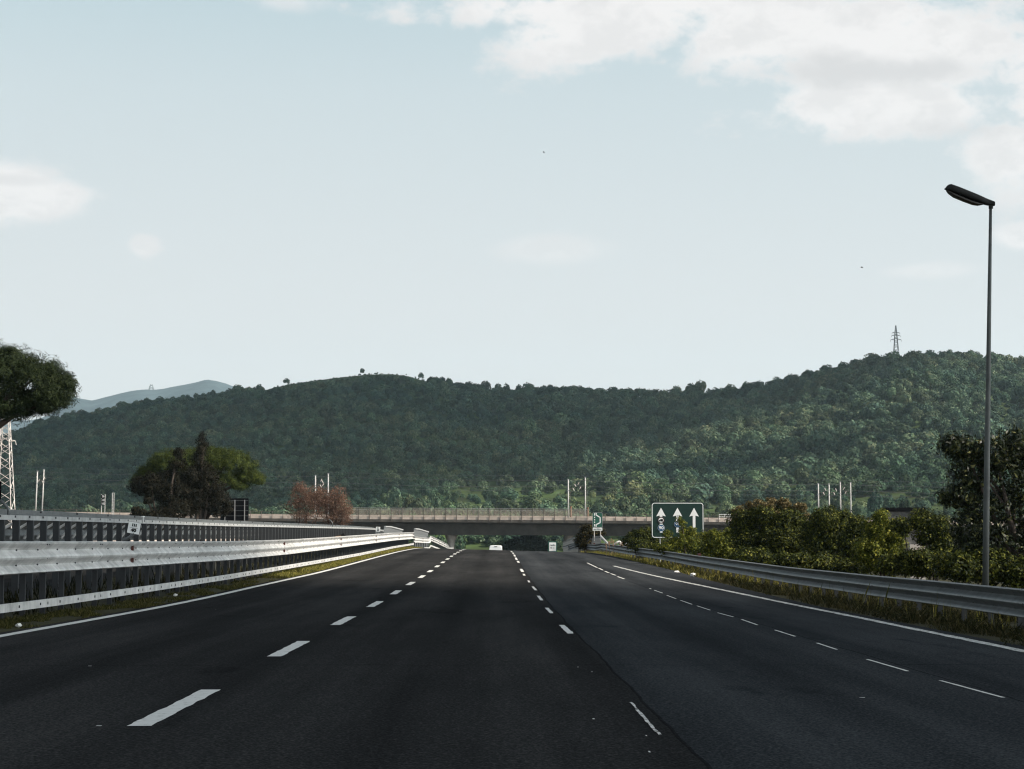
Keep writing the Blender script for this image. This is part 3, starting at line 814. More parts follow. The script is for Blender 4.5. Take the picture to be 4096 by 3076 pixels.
for cx, tip, base in ((690, 372, 1112), (1179, 373, 1112), (1671, 376, 1118)):
    o = arrow(cx, tip, base)
    q = MB(); q.add([(x, -.010, z) for x, z in o], [(0, 1, 2), (0, 2, 5), (0, 5, 6), (2, 3, 4, 5)])
    q.add([(x, -.002, z) for x, z in o], [(2, 1, 0), (5, 2, 0), (6, 5, 0), (5, 4, 3, 2)])
    q.build('arrow', M['white'], t)
def roundel(cx, cz, r, rim, face, kind):
    x, z = zx(cx), zz(cz)
    d = MB(); disc(d, r * S, x, z, -.020, -.011); d = d.build('roundel', rim, t)
    e = MB(); disc(e, (r - (28 if kind == 'truck' else 6)) * S, x, z, -.026, -.0205); e.build('roundel_face', face, d)
    if kind == 'truck':
        k = MB()
        k.box((x + 18 * S, -.030, z + 2 * S), (78 * S, .006, 62 * S)); k.box((x - 42 * S, -.030, z - 8 * S), (36 * S, .006, 38 * S))
        for wx in (-38, 22, 44): disc(k, 12 * S, x + wx * S, z - 32 * S, -.033, -.027, 12)
        k.build('truck_symbol', M['black'], d)
    else: lettering(kind, 128 * S, M['white'], d, (x, -.031, z), 3 * S, 1.12)
roundel(690, 743, 102, M['maroon'], M['white'], 'truck')
roundel(692, 972, 103, M['white'], M['blue'], '90')
roundel(1180, 860, 103, M['white'], M['blue'], '60')
for px, ptop in ((2640, 2150), (2784, 2150)):
    a = P(px, ptop, Y0 + .1)
    q = MB(); zb = zground(a.x, Y0) - .3; dxx = a.x - c0.x
    q.tube([(dxx, .12, -530 * S + .02), (dxx, .12, zb - c0.z)], .035, 8); q.build('post', M['lattice'], t)
    q = MB(); q.tube([(dxx, .12, 520 * S), (dxx, .12, -529 * S)], .034, 8); q.build('mast', M['alu'], t)

# lay-by sign on the parapet
Y1 = 171.0
c1 = P(2390, 2080, Y1); S1 = (P(2410.2, 2080, Y1).x - P(2370.6, 2080, Y1).x) / 220.0
ax = lambda x: (x - 1330) * S1
az = lambda y: (335 - y) * S1
t = thing('lay_by_sign', 'small bright green emergency lay-by sign above a white distance plate at the crest', 'sign', (c1.x, Y1, c1.z))
q = MB(); q.prism(rrect(220 * S1, 330 * S1, 12 * S1, 4), 0, .04); q.build('panel', M['green2'], t)
q = MB(); ring(q, rrect(218 * S1, 328 * S1, 11 * S1, 4), rrect(204 * S1, 314 * S1, 8 * S1, 4), -.006, -.001)
q.build('border', M['alu'], t)
q = MB()
for a, b_ in ((185, 237), (265, 292), (317, 344), (371, 398), (425, 478)): q.box((ax(1266), -.008, az((a + b_) / 2)), (20 * S1, .008, (b_ - a) * S1))
pl = [(1301, 183), (1301, 224), (1389, 280), (1389, 392), (1299, 438), (1299, 479)]
for (p0, p1) in zip(pl, pl[1:]):
    a = Vector((ax(p0[0]), 0, az(p0[1]))); b_ = Vector((ax(p1[0]), 0, az(p1[1]))); d = (b_ - a); n_ = Vector((-d.z, 0, d.x)).normalized() * 12 * S1
    d = d.normalized() * 5 * S1; a = a - d; b_ = b_ + d
    q.add([(a + n_) + Vector((0, -.012, 0)), (a - n_) + Vector((0, -.012, 0)), (b_ - n_) + Vector((0, -.012, 0)), (b_ + n_) + Vector((0, -.012, 0))], [(0, 1, 2, 3)])
q.build('lay_by_symbol', M['white'], t)
q = MB(); q.box((0, .02, az(538)), (214 * S1, .03, 64 * S1)); pz = q.build('distance_plate', M['white'], t)
lettering('ogni 550 m', 39 * S1, M['black'], pz, (0, -.004, az(538)), .6 * S1, 1.0)
for x in (1257, 1398):
    q = MB(); q.tube([(ax(x), .05, az(500)), (ax(x), .05, az(800))], .03, 6); q.build('post', M['lattice'], t)

# radio frequency sign beyond the crest
Y2 = 268.0
c2 = P(2210.5, 2187, Y2); S2 = (P(2228.8, 2187, Y2).x - P(2192.5, 2187, Y2).x) / 200.0
t = thing('radio_sign', 'white sign with green border reading radio, half hidden by the falling right rail', 'sign', (c2.x, Y2, c2.z))
hz = 118
q = MB(); q.prism(rrect(200 * S2, 2 * hz * S2, 10 * S2, 3), 0, .05); q.build('border', M['green2'], t)
q = MB(); q.prism(rrect(150 * S2, (2 * hz - 46) * S2, 6 * S2, 3), -.012, -.002); fc = q.build('panel', M['white'], t)
lettering('radio', 62 * S2, M['black'], fc, (0, -.018, 34 * S2), .8 * S2, .95)
lettering('FM 10', 36 * S2, M['black'], fc, (-8 * S2, -.018, -28 * S2), .5 * S2, 1.0)
for x in (-60, 60):
    q = MB(); q.tube([(x * S2, .09, (hz - 10) * S2), (x * S2, .09, -3.2)], .04, 6); q.build('post', M['alu'], t)

# kilometre plates on the median rail
def km_plate(corners, Y, top, bottom, label, brk):
    pts = [P(x, y, Y) for x, y in corners]
    c = sum(pts, Vector()) / 4
    w = (pts[1] - pts[0]).length; h = (pts[3] - pts[0]).length
    ang = math.atan2(pts[0].z - pts[1].z, pts[1].x - pts[0].x)
    t = thing('distance_plate', label, 'sign', c)
    q = MB(); q.prism(rrect(w, h, w * .05, 3), 0, .03); e = q.build('plate', M['white'], t); e.rotation_euler = (0, ang, 0)
    q = MB(); ring(q, rrect(w * 1.03, h * 1.03, w * .05, 3), rrect(w * .99, h * .99, w * .04, 3), .004, .034); k = q.build('rim', M['boardback'], t); k.rotation_euler = (0, ang, 0)
    lettering(top, h * .36, M['black'], e, (0, -.005, h * .235), h * .006, 1.75 if top == 'III' else 1.2)
    q = MB(); q.box((0, -.004, 0), (w * .68, .004, h * .018)); q.build('divider', M['black'], e)
    lettering(bottom, h * .38, M['black'], e, (0, -.005, -h * .21), h * .022, 1.2)
    q = MB()
    if brk: q.tube([(0, .03, -h * .45), (-.10, .05, -h * .8), (-.26, .10, -h * 1.1)], .035, 8)
    else: q.tube([(0, .03, -h * .4), (0, .05, -h * 1.5)], .035, 8)
    q.build('bracket', M['galv_dull'], t)
km_plate([(516.5, 2085), (564.7, 2093.8), (555, 2139), (507.5, 2130)], 45.2, 'III', '40', 'tilted white square plate reading III 40 above the median rail', True)
km_plate([(1504, 2107), (1521.5, 2107.5), (1520.5, 2126.5), (1503, 2126)], 150, 'IV', '40', 'distant white square plate reading IV 40 at the end of the parapet', False)

# yellow and black object in the median
t = thing('warning_marker', 'small black and yellow marker in the median weeds', 'marker', P(1362, 2146, 118))
q = MB(); q.prism([(-.28, -.18), (.02, -.18), (.02, .04), (-.28, .02)], 0, .12); q.build('yellow_panel', M['yellow'], t)
q = MB(); q.prism([(.03, -.18), (.30, -.18), (.30, .02), (.16, .20), (.03, .10)], .01, .13); q.build('black_panel', M['black'], t)

# back of a large sign of the opposite carriageway
Y3 = 178.0
a = P(882, 1993, Y3); b_ = P(994, 2082, Y3)
w, h = b_.x - a.x, a.z - b_.z
t = thing('sign_back', 'black back of a big sign with grey framing bars beside the pine and poplars', 'sign', ((a.x + b_.x) / 2, Y3, (a.z + b_.z) / 2))
q = MB(); q.prism(rrect(w, h, .06, 3), 0, .05); q.build('panel', M['boardback'], t)
for fx in (-.335, .015, .36):
    q = MB(); q.box((fx * w, -.06, -.04 * h), (.075, .05, h * .93)); q.build('upright', M['alu'], t)
for fz in (.39, .16, -.06, -.29):
    q = MB(); q.box((0, -.02, fz * h), (w * .96, .03, .035)); q.build('crossbar', M['galv_dull'], t)
for fx in (-.335, .36):
    q = MB(); q.tube([(fx * w, .09, -.4 * h), (fx * w, .09, -h * .5 - 3.2)], .06, 8); q.build('post', M['alu'], t)

# ------------------------------------------------------------------ street lamp
YL = 46.5
base = P(3938, 2343, YL); top = P(3962.5, 832, YL)
zg = zground(base.x, YL)
t = thing('street_lamp', 'tall dark street lamp with a single tilted head above the right verge', 'street lamp', (base.x, YL, zg))
o_ = Vector((base.x, YL, zg)); tl = top - o_
q = MB(); q.tube([(0, 0, -.2), tl * .25, tl * .5, tl * .75, tl], [.079, .070, .059, .047, .034], 14); q.build('pole', M['pole'], t, smooth=True)
k = (P(4001, 832, YL).x - P(3901, 832, YL).x) / 100 * 396 / 2055     # metres per zoomed pixel at the lamp
ori = Vector((0, 0, 0)) + (P(3700 + 1367 * 396 / 2055, 680 + 775 * 320 / 1661, YL) - o_)
def hp(x, y): return ((x - 1367) * k, (775 - y) * k)
q = MB()
q.tube([Vector(ori) + Vector((0, 0, -.03)), Vector(ori) + Vector((0, 0, .075))], .052, 12)
q.build('collar', M['lamp'], t)
def lofted(name, sections, material, par):
    """sections along the head: (x, z_top, z_bottom, half width)"""
    m_ = MB(); n = 14
    for (x, zt, zb, hw) in sections:
        cz = (zt + zb) / 2; rz = (zt - zb) / 2
        for j in range(n):
            an = 2 * PI * j / n; ca, sa = math.cos(an), math.sin(an)
            ex = lambda c: math.copysign(abs(c) ** .7, c)
            m_.v.append((ori.x + x, ori.y + hw * ex(ca), ori.z + cz + rz * ex(sa)))
    for i in range(len(sections) - 1):
        for j in range(n):
            j2 = (j + 1) % n
            m_.f.append((i * n + j, i * n + j2, (i + 1) * n + j2, (i + 1) * n + j)); m_.m.append(0)
    m_.f.append(tuple(range(n))); m_.m.append(0)
    e = (len(sections) - 1) * n; m_.f.append(tuple(e + j for j in range(n))[::-1]); m_.m.append(0)
    return m_.build(name, material, par, smooth=True)
def sec(x, yt, yb, hw): return (hp(x, 0)[0], hp(0, yt)[1], hp(0, yb)[1], hw)
head = lofted('housing', [sec(432, 380, 402, .03), sec(450, 340, 425, .08), sec(490, 305, 440, .115), (hp(545, 0)[0], hp(0, 294)[1], hp(0, 455)[1], .14), sec(700, 350, 520, .15),
                          sec(900, 432, 600, .15), sec(1100, 515, 670, .145), sec(1215, 565, 715, .12), sec(1300, 600, 735, .085), sec(1441, 655, 748, .075)], M['lamp'], t)
lofted('lens', [sec(455, 425, 445, .05), sec(500, 440, 492, .10), sec(600, 490, 565, .125), sec(800, 580, 648, .13), sec(1000, 660, 722, .125), sec(1110, 690, 738, .11), sec(1200, 705, 722, .06)], M['lens'], head)
q = MB(); q.tube([Vector(ori) + Vector(((432 - 1367) * k - .02, 0, (775 - 392) * k)), Vector(ori) + Vector(((432 - 1367) * k + .04, 0, (775 - 398) * k))], .022, 8); q.build('latch', M['lamp'], head)

# ------------------------------------------------------------------ van
YV = 288.0
vb = P(1983, 2190, YV); zg = zroad(vb.x, YV); wv = (P(2010.5, 2190, YV).x - P(1956.5, 2190, YV).x)
hv = P(1983, 2181.5, YV).z - zg
t = thing('van', 'white van seen from behind, dipping over the crest of the road', 'van', (vb.x, YV, zg))
q = MB()
prof = []
for (y, z0, z1, sc) in ((0, .42, hv - .10, .94), (.06, .36, hv - .03, .985), (.35, .34, hv, 1.0), (3.6, .34, hv, 1.0), (4.1, .36, hv * .72, .98), (4.9, .38, hv * .55, .95), (5.0, .42, hv * .50, .90)):
    prof.append([(x * sc * wv / 2, y, z) for x, z in ((-.98, z0), (-1, z0 + .25), (-1, z0 + (z1 - z0) * .5), (-.93, z1 - .18), (-.80, z1 - .02), (0, z1 + .02), (.80, z1 - .02), (.93, z1 - .18), (1, z0 + (z1 - z0) * .5), (1, z0 + .25), (.98, z0))])
n = len(prof[0])
for s_ in prof: q.v += s_
for i in range(len(prof) - 1):
    for j in range(n):
        j2 = (j + 1) % n; q.f.append((i * n + j, i * n + j2, (i + 1) * n + j2, (i + 1) * n + j)); q.m.append(0)
q.f.append(tuple(range(n))); q.m.append(0); e = (len(prof) - 1) * n; q.f.append(tuple(e + j for j in range(n))[::-1]); q.m.append(0)
body = q.build('body', M['van'], t, smooth=False)
for sx in (-1, 1):
    q = MB(); q.box((sx * .24 * wv, -.012, hv * .48), (.46 * wv, .03, hv * .66)); d = q.build('rear_door', M['van'], t)
    q = MB(); q.box((sx * .21 * wv, -.032, hv * .60), (.30 * wv, .012, hv * .20)); q.build('window', M['glass'], d)
    q = MB(); q.box((sx * .46 * wv, -.02, hv * .42), (.07 * wv, .04, hv * .28)); q.build('tail_light', M['tail'], t)
q = MB(); q.box((0, -.02, hv - .17), (.21 * wv, .05, .085)); q.build('brake_light', M['black'], t)
q = MB(); q.box((0, -.05, .42), (.96 * wv, .14, .18)); q.build('bumper', M['black'], t)
for sx in (-1, 1):
    for y in (.95, 4.1):
        q = MB(); q.tube([(sx * (wv / 2 - .22), y, .34), (sx * (wv / 2 - .01), y, .34)], .34, 18); w_ = q.build('wheel', M['tyre'], t)
        q = MB(); q.tube([(sx * (wv / 2 - .02), y, .34), (sx * (wv / 2 + .004), y, .34)], .19, 14); q.build('hub', M['alu'], w_)
# ------------------------------------------------------------------ railway bridge across the valley
YB = 400.0
FT = [(-900, 2041), (0, 2052), (1000, 2063), (1390, 2066), (2260, 2071), (2650, 2075), (3540, 2087), (5200, 2108)]
bz = lambda X, Y=YB: zrow(X, Y, FT)
bx = lambda px: P(px, 2070, YB).x
M['concpier'] = mat('concrete_pier_sun_toned', (0.30, 0.27, 0.235), 0.9, 0, 0.3, 0.6, 0.2, 8)  # paler concrete: partial sunlight on the piers put into the colour
t = thing('railway_bridge', 'long low concrete railway bridge crossing behind the road, pale rim over a shaded girder', 'bridge')
xs = list(np.linspace(bx(-700), bx(4900), 60))
def along(sec, name, material, x0=None, x1=None):
    q = MB(); X = [x for x in xs if (x0 is None or x0 <= x) and (x1 is None or x <= x1)]
    if x0 is not None: X = [x0] + [x for x in X if x > x0 + .5]
    if x1 is not None: X = [x for x in X if x < x1 - .5] + [x1]
    st = [((x, YB, bz(x)), (0, 1, 0)) for x in X]
    q.sweep(st, sec)
    return q.build(name, material, t)
along([(-1.9, 0), (-1.9, -.50), (-1.55, -.50), (-1.55, -.02), (-1.3, 0)], 'fascia', M['conc'])
along([(-1.85, -.503), (-1.70, -1.02), (-1.2, -1.03), (.1, -1.15), (.1, -1.3), (9.0, -1.3), (9.0, -.2), (-1.2, -.2), (-1.2, -.503)], 'deck_slab', mat('concrete_edge_weathered', (0.17, 0.14, 0.115), .95, 0, .45, .8, .2, 10))
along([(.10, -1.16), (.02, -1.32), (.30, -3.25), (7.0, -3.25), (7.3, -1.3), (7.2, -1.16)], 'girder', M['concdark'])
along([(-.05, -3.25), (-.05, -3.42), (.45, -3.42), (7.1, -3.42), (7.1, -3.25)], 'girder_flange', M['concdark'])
along([(8.6, .45), (8.6, -.2), (8.9, -.2), (8.9, .45)], 'far_kerb', M['conc'])
for px in (-60, 440, 900, 1355, 1803, 2278, 2735, 3190, 3650, 4110):
    X = bx(px); zb = bz(X) - 3.43
    q = MB(); n = 16
    prof = [(1.22, 0), (1.20, -.25), (1.0, -.8), (.72, -1.5), (.62, -2.4), (.62, -13)] if px != 2278 else [(1.0, 0), (1.0, -.3), (1.0, -13)]
    st = []
    for (r, dz) in prof:
        for k in range(n):
            an = 2 * PI * k / n
            ex = 1.0
            q.v.append((X + r * math.cos(an), YB + 3.6 + (1.6 + r * .9) * math.sin(an) * ex, zb + dz))
    for i in range(len(prof) - 1):
        for k in range(n):
            k2 = (k + 1) % n; q.f.append((i * n + k, i * n + k2, (i + 1) * n + k2, (i + 1) * n + k)[::-1]); q.m.append(0)
    q.build('pier', M['concpier'], t, smooth=True)
x0, x1 = bx(1388), bx(2356)
# tall mesh fence over the road, low railing elsewhere
def mesh_material():
    m = bpy.data.materials.new('chain_link'); tt, N, L = nt(m); b = N['Principled BSDF']; out = N['Material Output']
    b.inputs['Base Color'].default_value = (.30, .26, .21, 1); b.inputs['Roughness'].default_value = .8
    tc = N.new('ShaderNodeTexCoord'); mp = N.new('ShaderNodeMapping'); mp.inputs['Rotation'].default_value = (0, PI / 4, 0)
    L.new(tc.outputs['Object'], mp.inputs['Vector'])
    sx = N.new('ShaderNodeSeparateXYZ'); L.new(mp.outputs['Vector'], sx.inputs[0])
    r = []
    for a in ('X', 'Z'):
        m1 = N.new('ShaderNodeMath'); m1.operation = 'MULTIPLY'; m1.inputs[1].default_value = 18; L.new(sx.outputs[a], m1.inputs[0])
        m2 = N.new('ShaderNodeMath'); m2.operation = 'FRACT'; L.new(m1.outputs[0], m2.inputs[0])
        m3 = N.new('ShaderNodeMath'); m3.operation = 'LESS_THAN'; m3.inputs[1].default_value = .15; L.new(m2.outputs[0], m3.inputs[0]); r.append(m3)
    mm = N.new('ShaderNodeMath'); mm.operation = 'MAXIMUM'; L.new(r[0].outputs[0], mm.inputs[0]); L.new(r[1].outputs[0], mm.inputs[1])
    tr = N.new('ShaderNodeBsdfTransparent'); mx = N.new('ShaderNodeMixShader')
    L.new(mm.outputs[0], mx.inputs['Fac']); L.new(tr.outputs[0], mx.inputs[1]); L.new(b.outputs[0], mx.inputs[2]); L.new(mx.outputs[0], out.inputs['Surface'])
    return m
CHAIN = mesh_material()
def fence_run(yoff, h):
    q = MB(); X = list(np.linspace(x0, x1, 40))
    for a, b_ in zip(X, X[1:]):
        q.add([(a, YB + yoff, bz(a) - .1), (b_, YB + yoff, bz(b_) - .1), (b_, YB + yoff, bz(b_) + h), (a, YB + yoff, bz(a) + h)], [(0, 1, 2, 3)])
    m_ = q.build('fence_mesh', CHAIN, t)
    q = MB(); q.tube([(a, YB + yoff, bz(a) + h) for a in X], .030, 5); q.build('fence_rail', M['alu'], t)
    pm = MB(); pm.tube([(0, 0, -.9), (0, 0, h + .02)], .065, 5); pm = pm.mesh('fence_post', M['railing'])
    for px in np.arange(1394 + (22 if yoff > 0 else 0), 2352, 43.3):
        X_ = bx(px); link('fence_post', pm, t, (X_, YB + yoff - .03, bz(X_)))
fence_run(-1.96, 1.68); fence_run(8.7, 1.5)
for a, b_ in ((bx(-600), x0), (x1, bx(4800))):
    X = list(np.linspace(a, b_, 40))
    for dz in (.40, .78):
        q = MB(); q.tube([(x, YB - 1.96, bz(x) + dz) for x in X], .028, 4); q.build('railing_bar', M['railing'], t)
pm = MB(); pm.tube([(0, 0, -.55), (0, 0, .90)], .06, 5); pm = pm.mesh('railing_post', M['railing'])
for px in list(np.arange(10, 1386, 43.3)) + list(np.arange(2378, 4096, 41.0)):
    X_ = bx(px); link('railing_post', pm, t, (X_, YB - 1.99, bz(X_)))
# white cabinet railing seen right of the big sign
tw = thing('handrail_frame', 'short white handrail frame on the bridge rim right of the green lane sign', 'railing', (bx(2896), YB - 1.3, bz(bx(2896))))
q = MB()
for x in (-1.1, 0, 1.1): q.tube([(x, 0, 0), (x, 0, 1.0)], .05, 5)
for z in (.5, 1.0): q.tube([(-1.1, 0, z), (1.1, 0, z)], .05, 5)
q.build('bars', M['white'], tw)

# ------------------------------------------------------------------ catenary masts of the railway
def insulator(par, x, y, z, lean):
    q = MB(); q.tube([(x, y, z), (x + lean * .10, y, z - .25), (x + lean * .28, y, z - .55)], [.05, .09, .06], 6)
    return q.build('insulator', M['porcelain'], par)
def mast(px, row, Y, side, label, weight=False, lean=0.0, arm=True):
    a = P(px, row, Y); zb = bz(a.x, YB) - .3
    h = a.z - zb
    m_ = thing('catenary_mast', label, 'mast', (a.x, Y, zb), group='catenary masts along the railway')
    q = MB(); q.tube([(-lean * h, 0, 0), (0, 0, h)], [.155, .115], 8); q.build('shaft', M['concpole'], m_, smooth=True)
    q = MB(); q.box((0, 0, h - .06), (.30, .30, .14))
    q.box((0, 0, h * .72), (.34, .34, .10)); q.build('clamp', M['alu'], m_)
    if arm:
        q = MB(); q.tube([(0, 0, h * .76), (side * 1.3, 0, h * .78)], .045, 5); q.tube([(0, 0, h * .60), (side * 1.2, 0, h * .77)], .035, 5)
        q.build('bracket_arm', M['railing'], m_)
        insulator(m_, side * 1.25, 0, h * .88, side)
        insulator(m_, side * .9, 0, h * .78, side)
    if weight:
        q = MB(); q.tube([(.5, 0, .5), (.5, 0, 2.6)], .17, 8); q.build('tension_weight', M['rust'], m_)
        q = MB(); q.tube([(.5, 0, 2.6), (.42, 0, h * .7)], .02, 4); q.build('tension_cable', M['wire'], m_)
    return m_
mast(150, 1883, 404, 1, 'shorter pale catenary mast between the lattice pylon and a taller mast on the left', lean=.03)
mast(176, 1876, 412, -1, 'taller pale catenary mast with cross arm, second right of the left lattice pylon', lean=.03)
mast(1262, 1900, 404, 1, 'catenary mast rising behind the left half of the red tree')
mast(1313, 1893, 412, -1, 'catenary mast rising behind the right half of the red tree')
mast(2273, 1916, 404, 1, 'pale mast with brown weight stack, left one of the pair beside the lay-by sign', True)
mast(2341, 1908, 412, -1, 'pale mast with brown weight stack, nearer the lay-by sign of its pair', True)
mast(3273, 1933, 404, 1, 'leftmost of four pale masts above the right shrubs')
mast(3316, 1934, 408, 1, 'second from left of four pale masts above the right shrubs')
mast(3361, 1927, 412, -1, 'third from left of four pale masts above the right shrubs', arm=False)
mast(3402, 1928, 416, -1, 'rightmost of four pale masts above the right shrubs')
def wire(pts, sag, r, label):
    q = MB(); full = []
    for a, b_ in zip(pts, pts[1:]):
        for i in range(10):
            s = i / 10; p = a.lerp(b_, s); p.z -= sag * 4 * s * (1 - s); full.append(p)
    full.append(pts[-1]); q.tube(full, r, 4)
    tag(q.build('overhead_wire', M['wire']), label, 'wire', 'overhead wires strung along the railway')
for (dy, r, sag, lab) in ((-14, .018, .25, 'topmost thin dark overhead wire crossing the lower hillside'), (4, .024, .3, 'thin overhead wire just under the mast tops'),
                          (26, .024, .5, 'middle overhead wire at the bracket arms of the masts'), (48, .020, .15, 'lowest overhead wire, nearest the bridge railing')):
    wire([P(x, y + dy, 405) for x, y in ((-900, 1870), (165, 1884), (1290, 1902), (2306, 1917), (3340, 1934), (4700, 1952))], sag, r, lab)

# ------------------------------------------------------------------ railway signal boards on the left
Y5 = 392.0
def seg_digits(s, size, par, loc, material): return lettering(s, size, material, par, loc, 0, .8)
a = P(412, 2000, Y5); sc = (P(452, 2000, Y5).x - a.x) / 40.0; zb = bz(a.x) - .2
t = thing('speed_board', 'tall stack of three black railway boards with white figures on twin posts', 'sign', (a.x, Y5, zb))
for x in (406, 419.5):
    q = MB(); q.tube([((x - 412) * sc, .06, 0), ((x - 412) * sc, .06, P(412, 1977, Y5).z - zb)], .07, 5); q.build('post', M['concpole'], t)
for row, s in ((1986, '00'), (2001, '100'), (2015, '100')):
    z = P(412, row, Y5).z - zb
    q = MB(); q.box((0, 0, z), (15 * sc, .04, 13.2 * sc)); bd = q.build('board', M['black'], t)
    seg_digits(s, 12 * sc, bd, (1.0 * sc, -.03, z), M['white'])
a = P(452, 2000, Y5); t = thing('ladder_post', 'white ladder-like twin post beside the black railway boards', 'post', (a.x, Y5, zb))
hh = P(452, 1971, Y5).z - zb
for x in (-3.4, 3.4):
    q = MB(); q.tube([(x * sc, 0, 0), (x * sc, 0, hh)], .075, 5); q.build('upright', M['concpole'], t)
for k in range(7):
    q = MB(); q.box((0, 0, hh * (.15 + .14 * k)), (7 * sc, .06, .08)); q.build('rung', M['concpole'], t)

# ------------------------------------------------------------------ lattice pylons
def lattice(par, w0, w1, h, n, r, name='leg', arms=(), material=None):
    """square tapering tower: four legs, zigzag braces and cross arms"""
    wz = lambda z: w0 + (w1 - w0) * (z / h)
    cs = [(-1, -1), (1, -1), (1, 1), (-1, 1)]
    for cx, cy in cs:
        q = MB(); q.tube([(cx * w0 / 2, cy * w0 / 2, 0), (cx * w1 / 2, cy * w1 / 2, h)], r * 1.5, 4); q.build('leg', material, par)
    zs = [0]; 
    while zs[-1] < h - .4 * w1: zs.append(min(h, zs[-1] + max(.55, wz(zs[-1]) * .62)))
    q = MB()
    for i, (a, b_) in enumerate(zip(zs, zs[1:])):
        for k in range(4):
            c0, c1 = cs[k], cs[(k + 1) % 4]
            if i % 2: c0, c1 = c1, c0
            q.tube([(c0[0] * wz(a) / 2, c0[1] * wz(a) / 2, a), (c1[0] * wz(b_) / 2, c1[1] * wz(b_) / 2, b_)], r, 4)
    q.build('brace', material, par)
    for (z, L_) in arms:
        for s in ((-1, 1) if L_ > 0 else (1,)):
            q = MB(); l = abs(L_)
            for cy in (-1, 1):
                q.tube([(s * wz(z) / 2, cy * wz(z) / 2, z), (s * l, 0, z + .1)], r, 4)
            q.tube([(0, 0, z + l * .3), (s * l, 0, z + .1)], r, 4)
            q.tube([(s * l, 0, z + .1), (s * (l + .15), 0, z - l * .35)], r * .9, 4)
            q.build('cross_arm', material, par)
Y6 = 345.0
a = P(16, 2045, Y6); sc = Y6 / F
zt = P(16, 1600, Y6).z
t = thing('lattice_pylon', 'pale rusty lattice pylon at the left edge below the big pine', 'pylon', (a.x, Y6, a.z - 4.0))
h = zt - a.z + 4
lattice(t, 82 * sc, 18 * sc, h, 0, .055, arms=((P(16, 1766, Y6).z - a.z + 4, 40 * sc), (P(16, 1650, Y6).z - a.z + 4, 34 * sc)), material=M['lattice'])

# ------------------------------------------------------------------ old concrete block and house among the right shrubs
Y7 = 150.0
a, b_ = P(3546, 2030, Y7), P(3702, 2150, Y7)
w = b_.x - a.x; cx = (a.x + b_.x) / 2; zb = zground(cx, Y7) - .3; h = a.z - zb
t = thing('concrete_block', 'dark stained flat-topped concrete block among the right shrubs', 'building', (cx, Y7, zb))
q = MB(); q.box((0, w * .4, (h - .3) / 2), (w * .93, w * .8, h - .3)); q.build('wall', M['oldconc'], t)
q = MB(); q.box((0, w * .4, h - .15), (w, w * .9, .30)); q.build('roof_slab', M['boardback'], t)
Y8 = 132.0
a, b_ = P(3625, 2165, Y8), P(3712, 2225, Y8)
w = (b_.x - a.x) * .7; cx = (a.x + b_.x) / 2; zb = zground(cx, Y8) - .2; a.z -= .2
t = thing('garden_wall', 'bit of pale plaster wall with red tile coping glimpsed through the right shrubs', 'wall', (cx, Y8, zb))
q = MB(); q.box((0, 0, (a.z - zb) / 2), (w, .3, a.z - zb)); q.build('plaster', M['render'], t)
q = MB(); q.box((0, -.2, P(3660, 2206, Y8).z - zb), (w * 1.1, .5, .12)); q.build('coping', M['tile'], t)
# ------------------------------------------------------------------ trees and shrubs by the road
def plant(name, label, cat, px, Y, blobs_px, per, csize, nleaf, lsize, aspect, material, seed, trunk=M['bark'], r0=.12, depth=1.0, group=None,
          low=-.75, shell=.5, up=.35, flat=.75, stems=None, extra=None, base_z=None):
    """blobs_px: (px, py, rx, ry, weight) in picture pixels at depth Y"""
    b = P(px, 2100, Y); zg = (zground(b.x, Y) - .05) if base_z is None else base_z
    t = thing(name, label, cat, (b.x, Y, zg), group=group)
    sc = Y / F; rng = np.random.default_rng(seed + 1000)
    bl = []
    for i, (x, y, rx, ry, wgt) in enumerate(blobs_px):
        p = P(x, y, Y)
        dy = rng.uniform(-.35, .35) * rx * sc * depth
        bl.append((p.x - b.x, dy, p.z - zg, rx * sc, max(rx, ry) * .85 * sc * depth, ry * sc, wgt))
    me = crown_mesh('crown', bl, per, csize, nleaf, lsize, aspect, material, seed, shell, low, up, flat)
    link('crown', me, t)
    q = MB()
    tops = [(x * .9, y * .9, z + .1 * rz) for (x, y, z, rx, ry, rz, w) in bl]
    if stems == 'trunk':
        zf = min(z - rz * .5 for (x, y, z, rx, ry, rz, w) in bl) * .75
        q.tube([(0, 0, -.3), (.03, 0, zf * .5), (0, 0, max(.3, zf))], [r0 * 1.25, r0, r0 * .8], 8)
        branches(q, (0, 0, max(.25, zf)), tops, r0 * .62, rng, r0 * .12)
    else:
        branches(q, (0, 0, -.2), tops, r0, rng, r0 * .2)
    if extra: extra(q, t, bl)
    q.build('trunk', trunk, t, smooth=True)
    return t

# stone pine, left edge
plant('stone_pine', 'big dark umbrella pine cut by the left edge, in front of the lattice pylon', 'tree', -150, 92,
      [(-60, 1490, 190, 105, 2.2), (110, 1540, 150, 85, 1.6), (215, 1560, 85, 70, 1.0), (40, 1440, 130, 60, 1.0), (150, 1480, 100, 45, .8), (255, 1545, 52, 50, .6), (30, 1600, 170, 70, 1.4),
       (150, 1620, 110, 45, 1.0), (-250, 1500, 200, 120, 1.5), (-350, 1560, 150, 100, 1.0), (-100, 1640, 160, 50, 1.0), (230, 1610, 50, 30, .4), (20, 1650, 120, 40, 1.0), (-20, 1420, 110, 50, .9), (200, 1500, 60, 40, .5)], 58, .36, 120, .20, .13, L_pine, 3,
      r0=.26, stems='trunk', low=-.6, up=.5, shell=.35)
